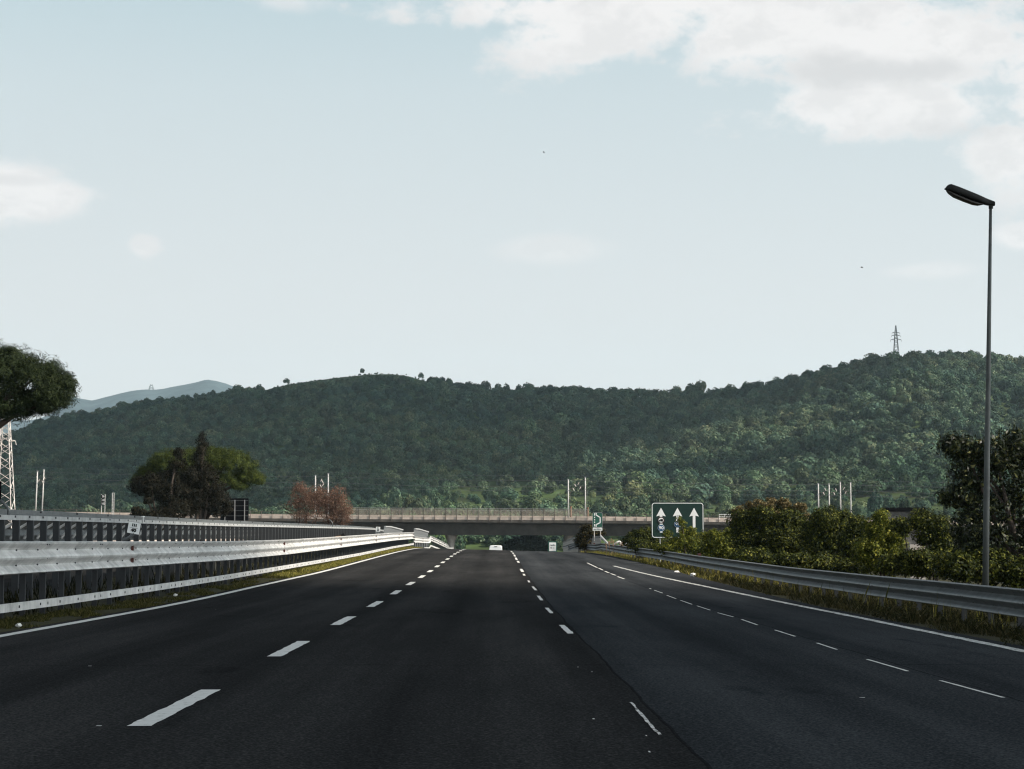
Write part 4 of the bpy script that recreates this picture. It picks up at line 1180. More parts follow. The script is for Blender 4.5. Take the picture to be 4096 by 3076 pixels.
# second stone pine
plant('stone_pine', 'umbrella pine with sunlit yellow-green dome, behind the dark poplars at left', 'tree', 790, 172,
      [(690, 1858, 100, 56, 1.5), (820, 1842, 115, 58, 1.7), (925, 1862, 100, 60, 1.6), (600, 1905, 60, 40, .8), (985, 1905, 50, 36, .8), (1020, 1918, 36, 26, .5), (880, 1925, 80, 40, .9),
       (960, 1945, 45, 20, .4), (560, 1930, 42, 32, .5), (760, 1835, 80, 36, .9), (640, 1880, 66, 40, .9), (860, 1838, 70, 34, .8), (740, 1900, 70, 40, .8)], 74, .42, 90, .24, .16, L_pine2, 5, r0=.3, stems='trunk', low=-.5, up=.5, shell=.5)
# dark trees in front of it
plant('poplar', 'dark brownish feathery tree with tall pointed top in front of the umbrella pine', 'tree', 805, 164,
      [(806, 1800, 24, 36, .34), (794, 1850, 32, 40, .38), (822, 1880, 36, 40, .45), (780, 1910, 62, 50, .8), (835, 1935, 66, 62, 1.0), (815, 2010, 84, 60, 1.3), (760, 1990, 60, 80, 1.1), (885, 2010, 52, 60, .9), (808, 1758, 11, 24, .10), (820, 1782, 14, 16, .10)], 64, .40, 62, .15, .45, L_dark, 7,
      r0=.16, low=-1, shell=.3, up=.1)
plant('poplar', 'lower dark bushy tree with ragged top, left of the pointed dark tree', 'tree', 690, 163,
      [(722, 1806, 20, 20, .15), (705, 1816, 14, 14, .08), (716, 1852, 34, 30, .3), (690, 1910, 62, 44, .7), (650, 1935, 64, 46, .9), (690, 1980, 85, 70, 1.5), (700, 2045, 95, 40, 1.1), (600, 1945, 50, 50, .8), (560, 1945, 42, 36, .7)], 64, .40, 62, .15, .45, L_dark, 8,
      r0=.16, low=-1, shell=.3, up=.1)
plant('bush', 'small dark bush at the left foot of the poplar clump', 'bush', 590, 160,
      [(575, 2062, 48, 26, .8), (630, 2070, 45, 18, .6), (545, 2050, 18, 28, .3)], 50, .32, 40, .18, .5, L_dark, 9, r0=.05, low=-1, shell=.3)
plant('sapling', 'thin sapling with a small round dark crown, left of the poplar clump', 'tree', 597, 161, [(596, 2003, 20, 12, .5)], 40, .22, 40, .16, .5, L_dark, 10, r0=.03, stems='trunk', shell=.2)
plant('sapling', 'thin sapling with small dark crown touching the poplar clump', 'tree', 640, 166, [(641, 1991, 22, 11, .5)], 40, .22, 40, .16, .5, L_dark, 12, r0=.03, stems='trunk', shell=.2)
# red trees behind the parapet
plant('red_tree', 'half bare reddish tree with open twigs, the left one of two', 'tree', 1215, 206,
      [(1210, 1985, 64, 52, 1.1), (1245, 2015, 60, 50, 1.0), (1185, 2030, 50, 42, .8), (1225, 2062, 70, 30, .7), (1195, 1952, 26, 24, .4), (1265, 1985, 44, 40, .9), (1285, 2035, 44, 46, .9)], 56, .46, 26, .15, .4, L_red, 13, trunk=M['barkred'], r0=.10, low=-.9, shell=.15, up=0)
plant('red_tree', 'dense red-brown tree right of the barer reddish tree', 'tree', 1345, 200,
      [(1338, 1985, 60, 46, 1.1), (1295, 2000, 40, 40, .8), (1365, 2030, 48, 50, 1.0), (1310, 2020, 40, 40, .8), (1350, 2075, 52, 30, .8), (1385, 2055, 28, 36, .5), (1330, 2060, 40, 40, .7)], 64, .46, 32, .13, .4, L_red, 14, trunk=M['barkred'], r0=.15, low=-.9, shell=.2, up=0)
# dark tree under the bridge
plant('tree', 'black-green rounded tree seen under the bridge, right of the van', 'tree', 2105, 404.5,
      [(2095, 2172, 62, 28, 1.0), (2035, 2195, 40, 30, .9), (2150, 2185, 60, 36, 1.0), (2090, 2215, 90, 34, 1.2), (2180, 2205, 36, 35, .7), (2120, 2165, 50, 20, .6)], 90, .8, 46, .42, .5, L_blk, 15, r0=.3, low=-1, shell=.35, depth=.6, base_z=-5.0)
# ivy heap on the right rail
plant('ivy_bush', 'dark ivy heap with golden top spilling over the rail beside the lay-by sign', 'bush', 2345, 181,
      [(2345, 2130, 34, 26, .7), (2375, 2122, 34, 20, .7), (2322, 2160, 20, 32, .6), (2400, 2132, 20, 14, .3), (2326, 2180, 18, 18, .4), (2355, 2112, 24, 10, .3), (2338, 2165, 22, 30, .7)], 60, .28, 40, .15, .6, L_ivy, 16, r0=.05, low=-1, shell=.3)
# shrubs of the right verge
SH = 'shrubs behind the right guardrail'
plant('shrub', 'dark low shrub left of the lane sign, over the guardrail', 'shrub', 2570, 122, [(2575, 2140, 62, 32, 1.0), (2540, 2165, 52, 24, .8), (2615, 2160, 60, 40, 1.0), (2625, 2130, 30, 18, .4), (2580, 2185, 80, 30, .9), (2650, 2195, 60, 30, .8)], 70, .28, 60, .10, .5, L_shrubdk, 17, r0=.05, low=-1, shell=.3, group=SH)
plant('shrub', 'bright yellow-green shrub growing up in front of the lane sign', 'shrub', 2730, 106,
      [(2745, 2165, 85, 36, 1.1), (2690, 2195, 75, 30, 1.0), (2800, 2180, 70, 45, 1.0), (2742, 2135, 22, 24, .3), (2727, 2100, 9, 24, .07), (2764, 2125, 14, 20, .14), (2716, 2080, 7, 12, .03), (2668, 2140, 16, 12, .1)], 72, .22, 60, .10, .5, L_shrub, 18, r0=.045, low=-1, shell=.25, group=SH)
plant('shrub', 'green shrub between the lane sign and the tall seed-topped shrub', 'shrub', 2880, 100,
      [(2850, 2160, 55, 45, 1.0), (2900, 2190, 70, 50, 1.1), (2930, 2150, 55, 45, .9), (2850, 2215, 70, 34, .9), (2940, 2220, 70, 36, .9)], 72, .24, 60, .10, .5, L_shrub, 19, r0=.05, low=-1, shell=.3, group=SH)
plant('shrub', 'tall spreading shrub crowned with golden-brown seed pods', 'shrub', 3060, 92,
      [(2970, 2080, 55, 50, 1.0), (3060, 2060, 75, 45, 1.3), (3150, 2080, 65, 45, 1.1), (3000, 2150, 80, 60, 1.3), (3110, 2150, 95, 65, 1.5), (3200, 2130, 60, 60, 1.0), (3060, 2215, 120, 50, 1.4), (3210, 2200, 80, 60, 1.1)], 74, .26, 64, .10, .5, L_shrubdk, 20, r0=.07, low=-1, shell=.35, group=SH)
def pods(tname, blobs, seed, Y):
    pass
tp = [o for o in C.objects if o.get('label', '').startswith('tall spreading shrub')][0]
sc = 92 / F; bl = []
for (x, y, rx, ry, wgt) in [(2975, 2040, 40, 18, .7), (3040, 2018, 55, 20, 1.0), (3075, 2008, 26, 16, .5), (3135, 2015, 34, 22, .8), (3200, 2028, 34, 20, .7), (3150, 2045, 30, 20, .6), (3225, 2065, 16, 12, .2), (2950, 2060, 25, 14, .3), (3090, 2045, 60, 20, .8)]:
    p = P(x, y, 92); bl.append((p.x - tp.location.x, 0.0, p.z - tp.location.z, rx * sc, rx * sc, ry * sc, wgt))
link('seed_pods', crown_mesh('seed_pods', bl, 30, .16, 26, .11, .5, L_gold, 21, .3, -1, 0), tp)
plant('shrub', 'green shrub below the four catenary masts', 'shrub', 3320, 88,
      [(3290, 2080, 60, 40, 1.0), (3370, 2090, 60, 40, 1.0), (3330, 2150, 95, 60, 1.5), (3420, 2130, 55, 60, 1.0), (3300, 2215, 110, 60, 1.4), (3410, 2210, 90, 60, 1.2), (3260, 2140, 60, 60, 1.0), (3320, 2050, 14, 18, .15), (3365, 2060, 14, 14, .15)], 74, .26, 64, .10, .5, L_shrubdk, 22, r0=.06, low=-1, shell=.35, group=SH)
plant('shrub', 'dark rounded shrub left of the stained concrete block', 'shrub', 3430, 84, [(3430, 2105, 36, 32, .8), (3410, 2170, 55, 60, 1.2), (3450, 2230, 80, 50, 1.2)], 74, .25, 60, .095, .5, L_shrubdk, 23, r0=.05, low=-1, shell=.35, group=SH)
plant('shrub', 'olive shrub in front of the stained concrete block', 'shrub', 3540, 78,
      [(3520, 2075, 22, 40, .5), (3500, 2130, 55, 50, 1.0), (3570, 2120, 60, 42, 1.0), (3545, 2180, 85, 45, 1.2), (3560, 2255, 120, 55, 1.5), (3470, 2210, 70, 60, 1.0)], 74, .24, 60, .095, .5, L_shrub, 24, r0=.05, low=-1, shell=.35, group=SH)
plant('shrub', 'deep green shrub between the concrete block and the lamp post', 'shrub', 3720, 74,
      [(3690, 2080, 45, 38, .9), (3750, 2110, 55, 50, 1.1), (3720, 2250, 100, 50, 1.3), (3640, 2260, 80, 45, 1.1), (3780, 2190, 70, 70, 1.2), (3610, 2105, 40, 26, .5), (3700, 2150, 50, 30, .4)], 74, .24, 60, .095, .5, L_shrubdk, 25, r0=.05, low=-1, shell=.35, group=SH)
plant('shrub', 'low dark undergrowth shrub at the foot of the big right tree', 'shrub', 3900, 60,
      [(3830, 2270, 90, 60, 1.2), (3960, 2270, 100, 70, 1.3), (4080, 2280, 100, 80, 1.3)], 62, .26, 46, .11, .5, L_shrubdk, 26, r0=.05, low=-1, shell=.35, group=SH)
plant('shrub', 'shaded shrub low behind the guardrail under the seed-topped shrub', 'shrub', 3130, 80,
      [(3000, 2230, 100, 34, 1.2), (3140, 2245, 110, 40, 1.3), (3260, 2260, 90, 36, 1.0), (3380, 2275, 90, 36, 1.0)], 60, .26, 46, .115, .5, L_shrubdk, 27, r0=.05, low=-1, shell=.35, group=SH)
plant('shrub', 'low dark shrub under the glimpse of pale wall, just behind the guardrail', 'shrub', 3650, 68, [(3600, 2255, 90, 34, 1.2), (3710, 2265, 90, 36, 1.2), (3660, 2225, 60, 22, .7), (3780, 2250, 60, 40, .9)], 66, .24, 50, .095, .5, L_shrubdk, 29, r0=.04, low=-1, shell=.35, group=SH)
# big broad-leaved tree
plant('broadleaf_tree', 'big dark broad-leaved tree with glinting waxy leaves behind the lamp post', 'tree', 4060, 61,
      [(4070, 1790, 75, 85, 1.4), (3960, 1810, 80, 65, 1.3), (3830, 1790, 62, 52, 1.0), (3795, 1775, 40, 30, .4), (3900, 1890, 95, 75, 1.4), (4060, 1920, 110, 100, 1.6), (3870, 1980, 75, 60, 1.1), (3800, 1985, 40, 36, .5),
       (3960, 2050, 110, 90, 1.5), (4120, 2060, 110, 110, 1.5), (4180, 1860, 120, 130, 1.5), (3880, 2110, 80, 70, 1.1), (3990, 2180, 110, 80, 1.4), (4160, 2210, 110, 90, 1.3), (4300, 2000, 120, 180, 1.6), (3860, 2200, 60, 60, .7)],
      50, .25, 20, .14, .40, L_big, 28, r0=.17, stems='trunk', low=-1, shell=.45, up=-.1)

# reeds behind the right rail
rd = MB()
n_ = 0
for i, (px, row, h) in enumerate([(2425, 2172, 1.0), (2436, 2163, 1.2), (2446, 2150, 1.6), (2453, 2160, 1.3), (2462, 2166, 1.1), (2480, 2166, 1.0), (2487, 2163, 1.2), (2490, 2170, 1.0), (2503, 2176, .9)]):
    Yr_ = 139 + (i % 3) * 1.5
    a = P(px, row, Yr_); zg = zground(a.x, Yr_)
    t = thing('reed', 'dry pinkish reed with feathery plume standing behind the right rail near the lay-by sign', 'reed', (a.x, Yr_, zg - .05), group='dry reeds behind the right rail')
    q = MB(); q.tube([(0, 0, 0), (.03, 0, (a.z - zg) * .6), (.0, 0, a.z - zg)], [.018, .014, .006], 5); q.build('stem', L_reed, t)
    hh = a.z - zg
    link('plume', crown_mesh('plume', [(0, 0, hh - .20, .045, .045, .26, 1)], 10, .05, 12, .08, .25, L_reed, 60 + i, .1, -1, .3, 1.2), t)
plant('bush', 'dark bush behind the reeds, right of the sloping parapet end', 'bush', 2540, 150, [(2545, 2150, 34, 26, .8), (2525, 2170, 28, 20, .6), (2575, 2165, 40, 28, .8)], 60, .32, 40, .15, .5, L_blk, 72, r0=.05, low=-1, shell=.35)
t = thing('pipe_end', 'white curved pipe end lying behind the right rail among the reeds', 'pipe', P(2470, 2172, 143))
q = MB(); q.tube([(-.25, 0, -.12), (.0, 0, .06), (.16, 0, .10), (.22, 0, .02), (.18, 0, -.10)], .075, 8); q.build('pipe', M['white'], t, smooth=True)
t = thing('litter', 'crumpled white bag caught on top of the right rail past the reeds', 'litter', P(2508, 2179, 137.5))
q = MB()
def lump(mb, c, r, seed, n=8, flat=.6):
    rg = np.random.default_rng(seed); b = len(mb.v); rings = 6
    for i in range(rings + 1):
        th = PI * i / rings
        for j in range(n):
            ph = 2 * PI * j / n; rr = r * (1 + rg.uniform(-.3, .3))
            mb.v.append((c[0] + rr * math.sin(th) * math.cos(ph), c[1] + rr * math.sin(th) * math.sin(ph), c[2] + rr * flat * math.cos(th)))
    for i in range(rings):
        for j in range(n):
            j2 = (j + 1) % n; mb.f.append((b + i * n + j, b + (i + 1) * n + j, b + (i + 1) * n + j2, b + i * n + j2)); mb.m.append(0)
lump(q, (0, 0, .05), .13, 1); q.build('bag', M['litter'], t)
for (px, row, r, lab, sd) in ((701, 2383, .055, 'white crumpled scrap on the grass beside the left edge line', 2), (2706, 2291, .13, 'white crumpled scrap on the right verge, nearer the lane sign', 3), (2771, 2301, .11, 'white flattened scrap beside another on the right verge', 4),
                              (75, 2506, .05, 'pale torn scrap on the dark left verge at the photo edge', 5)):
    Y = None
    for k in np.arange(15, 150, .25):
        q_ = P(px, row, k)
        if q_.z <= zground(q_.x, k) + .05: Y = k; break
    Y = Y or 100
    p = P(px, row, Y)
    q = MB(); lump(q, (0, 0, .02), r, sd, 8, .55)
    o = q.build('litter', M['litter'], loc=p); tag(o, lab, 'litter')

# two birds
for (px, row, lab, s) in ((2175, 610, 'tiny dark bird high over the middle of the sky', .7), (3447, 1070, 'tiny dark bird low in the sky, left of the street lamp', 1.0)):
    t = thing('bird', lab, 'bird', P(px, row, 160))
    q = MB(); q.tube([(-.10 * s, 0, 0), (-.03 * s, 0, .01), (.05 * s, 0, .0), (.11 * s, 0, -.01)], [.008, .03 * s, .03 * s, .01], 7); q.build('body', M['bird'], t, smooth=True)
    for sd in (-1, 1):
        q = MB(); q.add([(-.02, sd * .02, .02), (.05, sd * .02, .02), (.02, sd * .12, .07), (-.03, sd * .22, .05), (-.05, sd * .10, .06)], [(0, 1, 2, 4), (4, 2, 3)])
        q.add([(-.02, sd * .02, .012), (.05, sd * .02, .012), (.02, sd * .12, .062), (-.03, sd * .22, .045), (-.05, sd * .10, .052)], [(4, 2, 1, 0), (3, 2, 4)]); q.build('wing', M['bird'], t)

# ------------------------------------------------------------------ grass and weeds
def blades(name, spots, hmin, hmax, w, material, seed, lean=.35):
    rng = np.random.default_rng(seed)
    n = len(spots); P0 = np.array(spots)
    an = rng.uniform(0, 2 * PI, n); la = rng.uniform(0, 2 * PI, n)
    h = rng.uniform(hmin, hmax, n) * (0.6 + 0.8 * rng.random(n) ** 2)
    ww = w * rng.uniform(.6, 1.4, n)
    ln = lean * h * rng.random(n)
    side = np.stack([np.cos(an), np.sin(an), np.zeros(n)], 1) * ww[:, None]
    ld = np.stack([np.cos(la) * ln, np.sin(la) * ln, np.zeros(n)], 1)
    up = np.stack([np.zeros(n), np.zeros(n), h], 1)
    v = np.empty((n, 4, 3))
    v[:, 0] = P0 - side * .5; v[:, 1] = P0 + side * .5
    v[:, 2] = P0 + side * .28 + up * .62 + ld * .45; v[:, 3] = P0 + up + ld
    me = bpy.data.meshes.new(name)
    me.vertices.add(4 * n); me.loops.add(4 * n); me.polygons.add(n)
    me.vertices.foreach_set('co', v.reshape(-1).astype(np.float32))
    me.loops.foreach_set('vertex_index', np.arange(4 * n, dtype=np.int32))
    me.polygons.foreach_set('loop_start', np.arange(0, 4 * n, 4, dtype=np.int32))
    at = me.attributes.new('tone', 'FLOAT', 'FACE'); at.data.foreach_set('value', rng.beta(1.5, 1.7, n).astype(np.float32))
    me.materials.append(material); me.update(calc_edges=True)
    return tag(link(name, me), kind='stuff')
def scatter(n, y0, y1, f0, f1, seed, thr=None, power=1.0):
    rng = np.random.default_rng(seed); out = []
    for _ in range(n):
        y = y0 + (y1 - y0) * rng.random() ** power
        u = f0(y) + (f1(y) - f0(y)) * rng.random()
        X = u + dx(y)
        if thr is not None and mnoise.noise((X * 1.3, y * .5, seed)) + .25 * mnoise.noise((X * 6, y * 3, seed)) < thr: continue
        out.append((X, y, zground(X, y) - .01))
    return out
lf = lambda y: LEFT_EDGE(y) - .22
blades('verge_grass', scatter(90000, 24, 82, lambda y: LX(y) - dx(y) - .35, lf, 1, .0, 1.3), .02, .085, .012, L_verge, 31, .9)
blades('verge_grass', scatter(70000, 72, 182, lambda y: LX(y) - dx(y) - .35, lf, 6, -.25, 1.2), .03, .11, .020, L_grass, 37, .9)
blades('verge_grass', scatter(900, 30, 140, lambda y: RIGHT_EDGE(y) + .5, lambda y: 11.0, 7, None, 1.0), .25, .6, .010, L_grass, 38, .35)
blades('verge_grass', scatter(22000, 26, 190, lambda y: -12.2, lambda y: LX(y) - dx(y) - .45, 2, -.05, 1.3), .06, .40, .020, L_weed_shade, 32, .5)
rf = lambda y: RIGHT_EDGE(y) + .02
blades('verge_grass', scatter(80000, 24, 80, rf, lambda y: 12.0, 3, -.08, 1.2), .03, .20, .009, L_weed, 33, 1.0)
blades('verge_grass', scatter(46000, 70, 200, rf, lambda y: 11.0, 4, -.12, 1.0), .05, .26, .020, L_grass, 34, .8)
# low leafy weeds at the foot of the right rail
rng = np.random.default_rng(5); pos = []; nr = []
for _ in range(700):
    y = rng.uniform(26, 120); u = rng.uniform(rf(y) + .1, 10.5)
    X = u + dx(y)
    if mnoise.noise((X * .8, y * .3, 8)) < -.05: continue
    r = rng.uniform(.12, .34); zg = zground(X, y)
    for k in range(60):
        d = rng.normal(size=3); d /= np.linalg.norm(d); d[2] = abs(d[2])
        pos.append((X + d[0] * r, y + d[1] * r, zg + d[2] * r * rng.uniform(.3, 1.2))); nr.append(d + rng.normal(size=3) * .4 + np.array((0, 0, .5)))
tag(link('verge_weeds', leaf_mesh('verge_weeds', np.array(pos), np.array(nr), .045, .6, L_weed, rng)), kind='stuff')
# ------------------------------------------------------------------ hills
RIDGE = [(-1500, 1800), (-600, 1775), (0, 1752), (68, 1732), (136, 1698), (258, 1671), (330, 1655), (407, 1651), (488, 1625), (610, 1605), (712, 1595), (814, 1582), (915, 1572), (1017, 1564), (1153, 1533), (1288, 1513),
         (1400, 1499), (1500, 1489), (1563, 1490), (1627, 1496), (1671, 1511), (1785, 1533), (1911, 1552), (2006, 1563), (2133, 1555), (2259, 1555), (2386, 1562), (2513, 1562), (2671, 1570), (2829, 1567), (2933, 1556), (3077, 1536),
         (3221, 1505), (3366, 1472), (3510, 1444), (3618, 1430), (3727, 1422), (3871, 1418), (3979, 1426), (4096, 1444), (4600, 1500), (5600, 1640)]
rx_ = [a for a, b in RIDGE]; ry_ = [b for a, b in RIDGE]
def yridge(px): return float(np.interp(px, [0, 1500, 2200, 2900, 3700], [1620, 1500, 1420, 1280, 1180]))
def ridge_row(px): return float(np.interp(px, rx_, ry_)) 
YH0 = 480.0
TREE_PX = lambda px: float(np.interp(px, [0, 900, 1100, 1700, 2000, 5000], [20, 14, 5, 6, 24, 26]))
def hill_z(X, Y):
    px = 1960 + F * X / max(Y, 1)
    yr = yridge(px); rr = ridge_row(px) + TREE_PX(px)
    t = (Y - YH0) / (yr - YH0)
    if t < 0: return -8.0
    base = 2140.0
    tt = min(t, 1.0)
    g = 0.30 * tt + 0.70 * (tt * tt * (3 - 2 * tt)) ** 1.05
    row = base + (rr - base) * g
    z = 1.33 + (2180 - row) * min(Y, yr) / F
    wob = mnoise.fractal((X * .0075, Y * .0045, 1.0), 1.0, 2.0, 4)
    z += wob * 16.0 * math.sin(PI * min(tt, 1.0)) * tt
    z += 5.0 * math.sin(X * .028 + 2.0 * mnoise.noise((X * .01, Y * .004, 4))) * math.sin(PI * tt) * tt
    if t > 1: z -= (Y - yr) * .32
    if t < .05: z = z * (t / .05) + -5.0 * (1 - t / .05)
    return z
def hill_material():
    m = bpy.data.materials.new('hill_soil'); t, N, L = nt(m); b = N['Principled BSDF']
    tc = N.new('ShaderNodeTexCoord')
    n1 = N.new('ShaderNodeTexNoise'); n1.inputs['Scale'].default_value = .03; n1.inputs['Detail'].default_value = 8; n1.inputs['Roughness'].default_value = .7
    L.new(tc.outputs['Object'], n1.inputs['Vector'])
    cr = N.new('ShaderNodeValToRGB'); e = cr.color_ramp.elements
    e[0].position = .38; e[0].color = (.030, .038, .018, 1); e[1].position = .68; e[1].color = (.085, .135, .045, 1)
    L.new(n1.outputs['Fac'], cr.inputs['Fac']); L.new(cr.outputs['Color'], b.inputs['Base Color'])
    b.inputs['Roughness'].default_value = 1; b.inputs['Specular IOR Level'].default_value = .05
    return m
HX = list(np.arange(-620, 640, 9.0)); HY = list(np.arange(476, 1760, 11.0))
tag(grid_obj('hill', HX, HY, hill_z, hill_material(), shift=False), kind='structure')

# distant mountains
MT = [(-2600, 1660), (-1200, 1640), (-300, 1660), (0, 1690), (120, 1690), (203, 1668), (260, 1610), (298, 1590), (340, 1604), (366, 1609), (407, 1594), (475, 1577), (530, 1563), (576, 1559), (624, 1563), (680, 1552), (746, 1540), (800, 1526), (827, 1519), (855, 1523), (881, 1531),
      (936, 1553), (990, 1568), (1100, 1600), (1400, 1660), (2000, 1720), (3600, 1760), (5200, 1760)]
def mount_z(X, Y):
    px = 1960 + F * X / Y
    row = float(np.interp(px, [a for a, b in MT], [b for a, b in MT]))
    t = (Y - 5200) / (7600 - 5200)
    top = 1.33 + (2180 - row) * 7600 / F
    g = sstep(0, 1, min(t, 1)) if t <= 1 else 1 - .5 * min(1, (t - 1) * 2)
    rug = mnoise.fractal((X * .0016, Y * .0012, 2), 1, 2, 5) * 55 + 40 * math.sin(X * .006 + 1.5 * mnoise.noise((X * .002, Y * .001, 0)))
    return -6 + (top + 6) * g + rug * math.sin(PI * min(1, max(0, t))) * .8 + (6 * mnoise.noise((X * .02, Y * .02, 1)) if t > .8 else 0)
mmat = mat('mountain_scrub_haze_blue', (.012, .024, .032), 1.0, 0, .6, .012, var2=(.045, .066, .072), spec=.05)  # blue of the distance haze mixed into the scrub colour
tag(grid_obj('mountains', list(np.arange(-4200, 3400, 38)), list(np.arange(5200, 8200, 100)), mount_z, mmat, shift=False), kind='structure')

# ------------------------------------------------------------------ hill trees: a few crown shapes, shared
forest_col = bpy.data.collections.new('forest_shapes')      # not linked to the scene: only instanced
def hill_tree_mesh(seed, R, H):
    """rounded crown of tufted domes, tangent leaf masses so that each crown shades like a crown"""
    rng = np.random.default_rng(seed)
    pos, nr = [], []
    balls = [(0, 0, H * .52, R * .78, H * .46)]
    for k in range(7):
        a = 2 * PI * k / 7 + rng.uniform(-.4, .4); d = R * rng.uniform(.42, .62)
        balls.append((math.cos(a) * d, math.sin(a) * d, H * rng.uniform(.34, .66), R * rng.uniform(.36, .50), H * rng.uniform(.20, .30)))
    for (cx, cy, cz, r, h) in balls:
        for k in range(int(40 + 75 * r / R)):
            d = rng.normal(size=3); d /= np.linalg.norm(d)
            if d[2] < -.55: d[2] = -d[2]
            s = rng.uniform(.84, 1.10)
            pos.append((cx + d[0] * r * s, cy + d[1] * r * s, cz + d[2] * h * s)); nr.append(d / np.array((r, r, h)) * r + rng.normal(size=3) * .30)
    return leaf_mesh('hill_tree', np.array(pos), np.array(nr), R * .26, .85, L_forest, rng)
shapes = []; orch = []
for i in range(7):
    R = [3.2, 4.0, 2.9, 3.6, 3.1, 4.3, 2.6][i]; H = [6.0, 7.0, 6.2, 5.6, 7.2, 6.4, 7.6][i]
    me = hill_tree_mesh(200 + i, R, H); shapes.append(me)
    if i in (0, 2, 4):
        mo = me.copy(); mo.materials[0] = L_orchard; orch.append(mo)
    o = bpy.data.objects.new('hill_tree_shape', me); forest_col.objects.link(o)

for me in orch:
    o = bpy.data.objects.new('hill_tree_shape_orchard', me); forest_col.objects.link(o)
rng = np.random.default_rng(77)
pts, scs, rots, idx = [], [], [], []
def dens(px, t):
    if t < .30: return 1.0 if px < 2800 else .75
    return 1.0
singles = []
N_TRY = 30000
while N_TRY > 0:
    N_TRY -= 1
    Y = math.sqrt(rng.uniform(505 ** 2, 1660 ** 2)); X = rng.uniform(-.30, .34) * Y
    px = 1960 + F * X / Y
    yr = yridge(px); t = (Y - YH0) / (yr - YH0)
    if t > 1.03 or t < .03: continue
    if rng.random() > dens(px, t): continue
    if 1830 < px < 2380 and .24 < t < .40 and rng.random() < .72: continue      # grassy clearing
    small = 1050 < px < 1720 and t > .88
    s = .42 + .75 * rng.random() ** 1.7 + (.35 if rng.random() < .06 else 0)
    if px < 2000: s *= .82
    if t < .30:
        s *= rng.uniform(.5, 1.0)
        if px > 2300 or rng.random() < .4: Y = round(Y / 14) * 14 + rng.normal() * 1.0; s *= .7       # orchard terraces
    if small: s *= .22 if t > .93 else .42
    if 2000 < px and t > .95: s *= 1.0
    z = hill_z(X, Y) - .3
    pts.append((X, Y, z)); scs.append((s * rng.uniform(.85, 1.2), s * rng.uniform(.85, 1.2), s * rng.uniform(.8, 1.15))); rots.append(rng.uniform(0, 2 * PI)); idx.append(int(rng.integers(7, 10)) if (t < .40 and px > 1540 + 60 * mnoise.noise((Y * .02, 1, 1)) and rng.random() < .75) else int(rng.integers(0, 7)))
# individual trees one can tell apart: ridge line silhouettes and the row at the hill's foot
GR = 'single trees on the hill skyline'
def single(px, row_top, w_px, label, group, t=None, k=None, Y=None):
    """tree whose top shows at row_top, crown width in pixels"""
    if Y is None:
        Y = yridge(px) * 1.0 if t is None else YH0 + t * (yridge(px) - YH0)
    X = P(px, row_top, Y).x; zb = hill_z(X, Y) - .3; zt = P(px, row_top, Y).z
    me = shapes[int(rng.integers(0, 6)) if k is None else k]
    dim = np.array([v.co[:] for v in me.vertices]); wd = dim[:, 0].max() - dim[:, 0].min(); hd = dim[:, 2].max()
    sx = w_px * Y / F / wd; sz = min(max((zt - zb) / hd, sx * .6), sx * 1.5); zb = min(zt - hd * sz, zb + 2.5)
    o = link('hill_tree', me, None, (X, Y, zb)); o.scale = (sx, sx, sz); o.rotation_euler = (0, 0, rng.uniform(0, 6.28))
    return tag(o, label, 'tree', group)
single(953, 1536, 52, 'round dark tree standing alone where the far mountain meets the left ridge', GR)
single(1146, 1512, 30, 'small bare-looking tree on the bald left ridge', GR)
single(1041, 1541, 18, 'tiny shrub-like tree on the left ridge beside the round dark tree', GR)
single(1449, 1472, 18, 'small pointed tree on the bald summit', GR)
single(1684, 1489, 26, 'small tree just right of the bald summit', GR)
single(1767, 1505, 30, 'lone round tree on the slope right of the bald summit', GR)
for px, row, w in ((325, 1636, 40), (365, 1648, 34), (490, 1604, 44), (560, 1612, 30), (640, 1584, 36), (690, 1587, 30), (730, 1585, 30)):
    single(px, row, w, 'dark tree in the uneven row along the left ridge below the far mountain', GR)
for px, row, w in ((1941, 1522, 46), (1992, 1531, 30), (2025, 1530, 30), (2075, 1535, 34), (2110, 1527, 40), (2200, 1537, 40), (2320, 1541, 40), (2450, 1546, 44), (2560, 1550, 40)):
    single(px, row, w, 'dark tree on the saddle between the two hilltops', GR)
single(2705, 1540, 48, 'rounded dark tree left of the tallest skyline tree', GR)
single(2762, 1530, 46, 'leaning dark tree touching the tallest skyline tree', GR)
single(2802, 1518, 54, 'tallest dark tree on the saddle skyline', GR)
for px, row, w in ((2860, 1548, 40), (2985, 1524, 46), (3035, 1520, 46), (3160, 1500, 54), (3235, 1476, 56), (3270, 1480, 44), (3420, 1436, 50), (3460, 1432, 56), (3550, 1412, 60), (3640, 1418, 50), (3720, 1398, 66), (3780, 1402, 44), (3832, 1404, 46), (3900, 1405, 70), (4010, 1418, 60), (4060, 1428, 50)):
    single(px, row, w, 'dark crowned tree on the right hill skyline', GR)
LOW = 'larger trees along the foot of the hill'
for px, row, w, lab in ((2200, 1810, 62, 'bright round tree standing out of the dark slope above the green field'), (2075, 1800, 50, 'sunlit tree at the edge of the dark slope'), (2345, 1795, 66, 'sunlit spreading tree right of the round bright one'),
                        (1700, 1830, 70, 'tall sunlit tree left of the green field'), (1640, 1850, 64, 'sunlit tree in the bright clump over the bridge, upper left'), (1770, 1850, 60, 'sunlit tree in the bright clump over the bridge, upper right')):
    single(px, row, w, lab, LOW, t=.52)
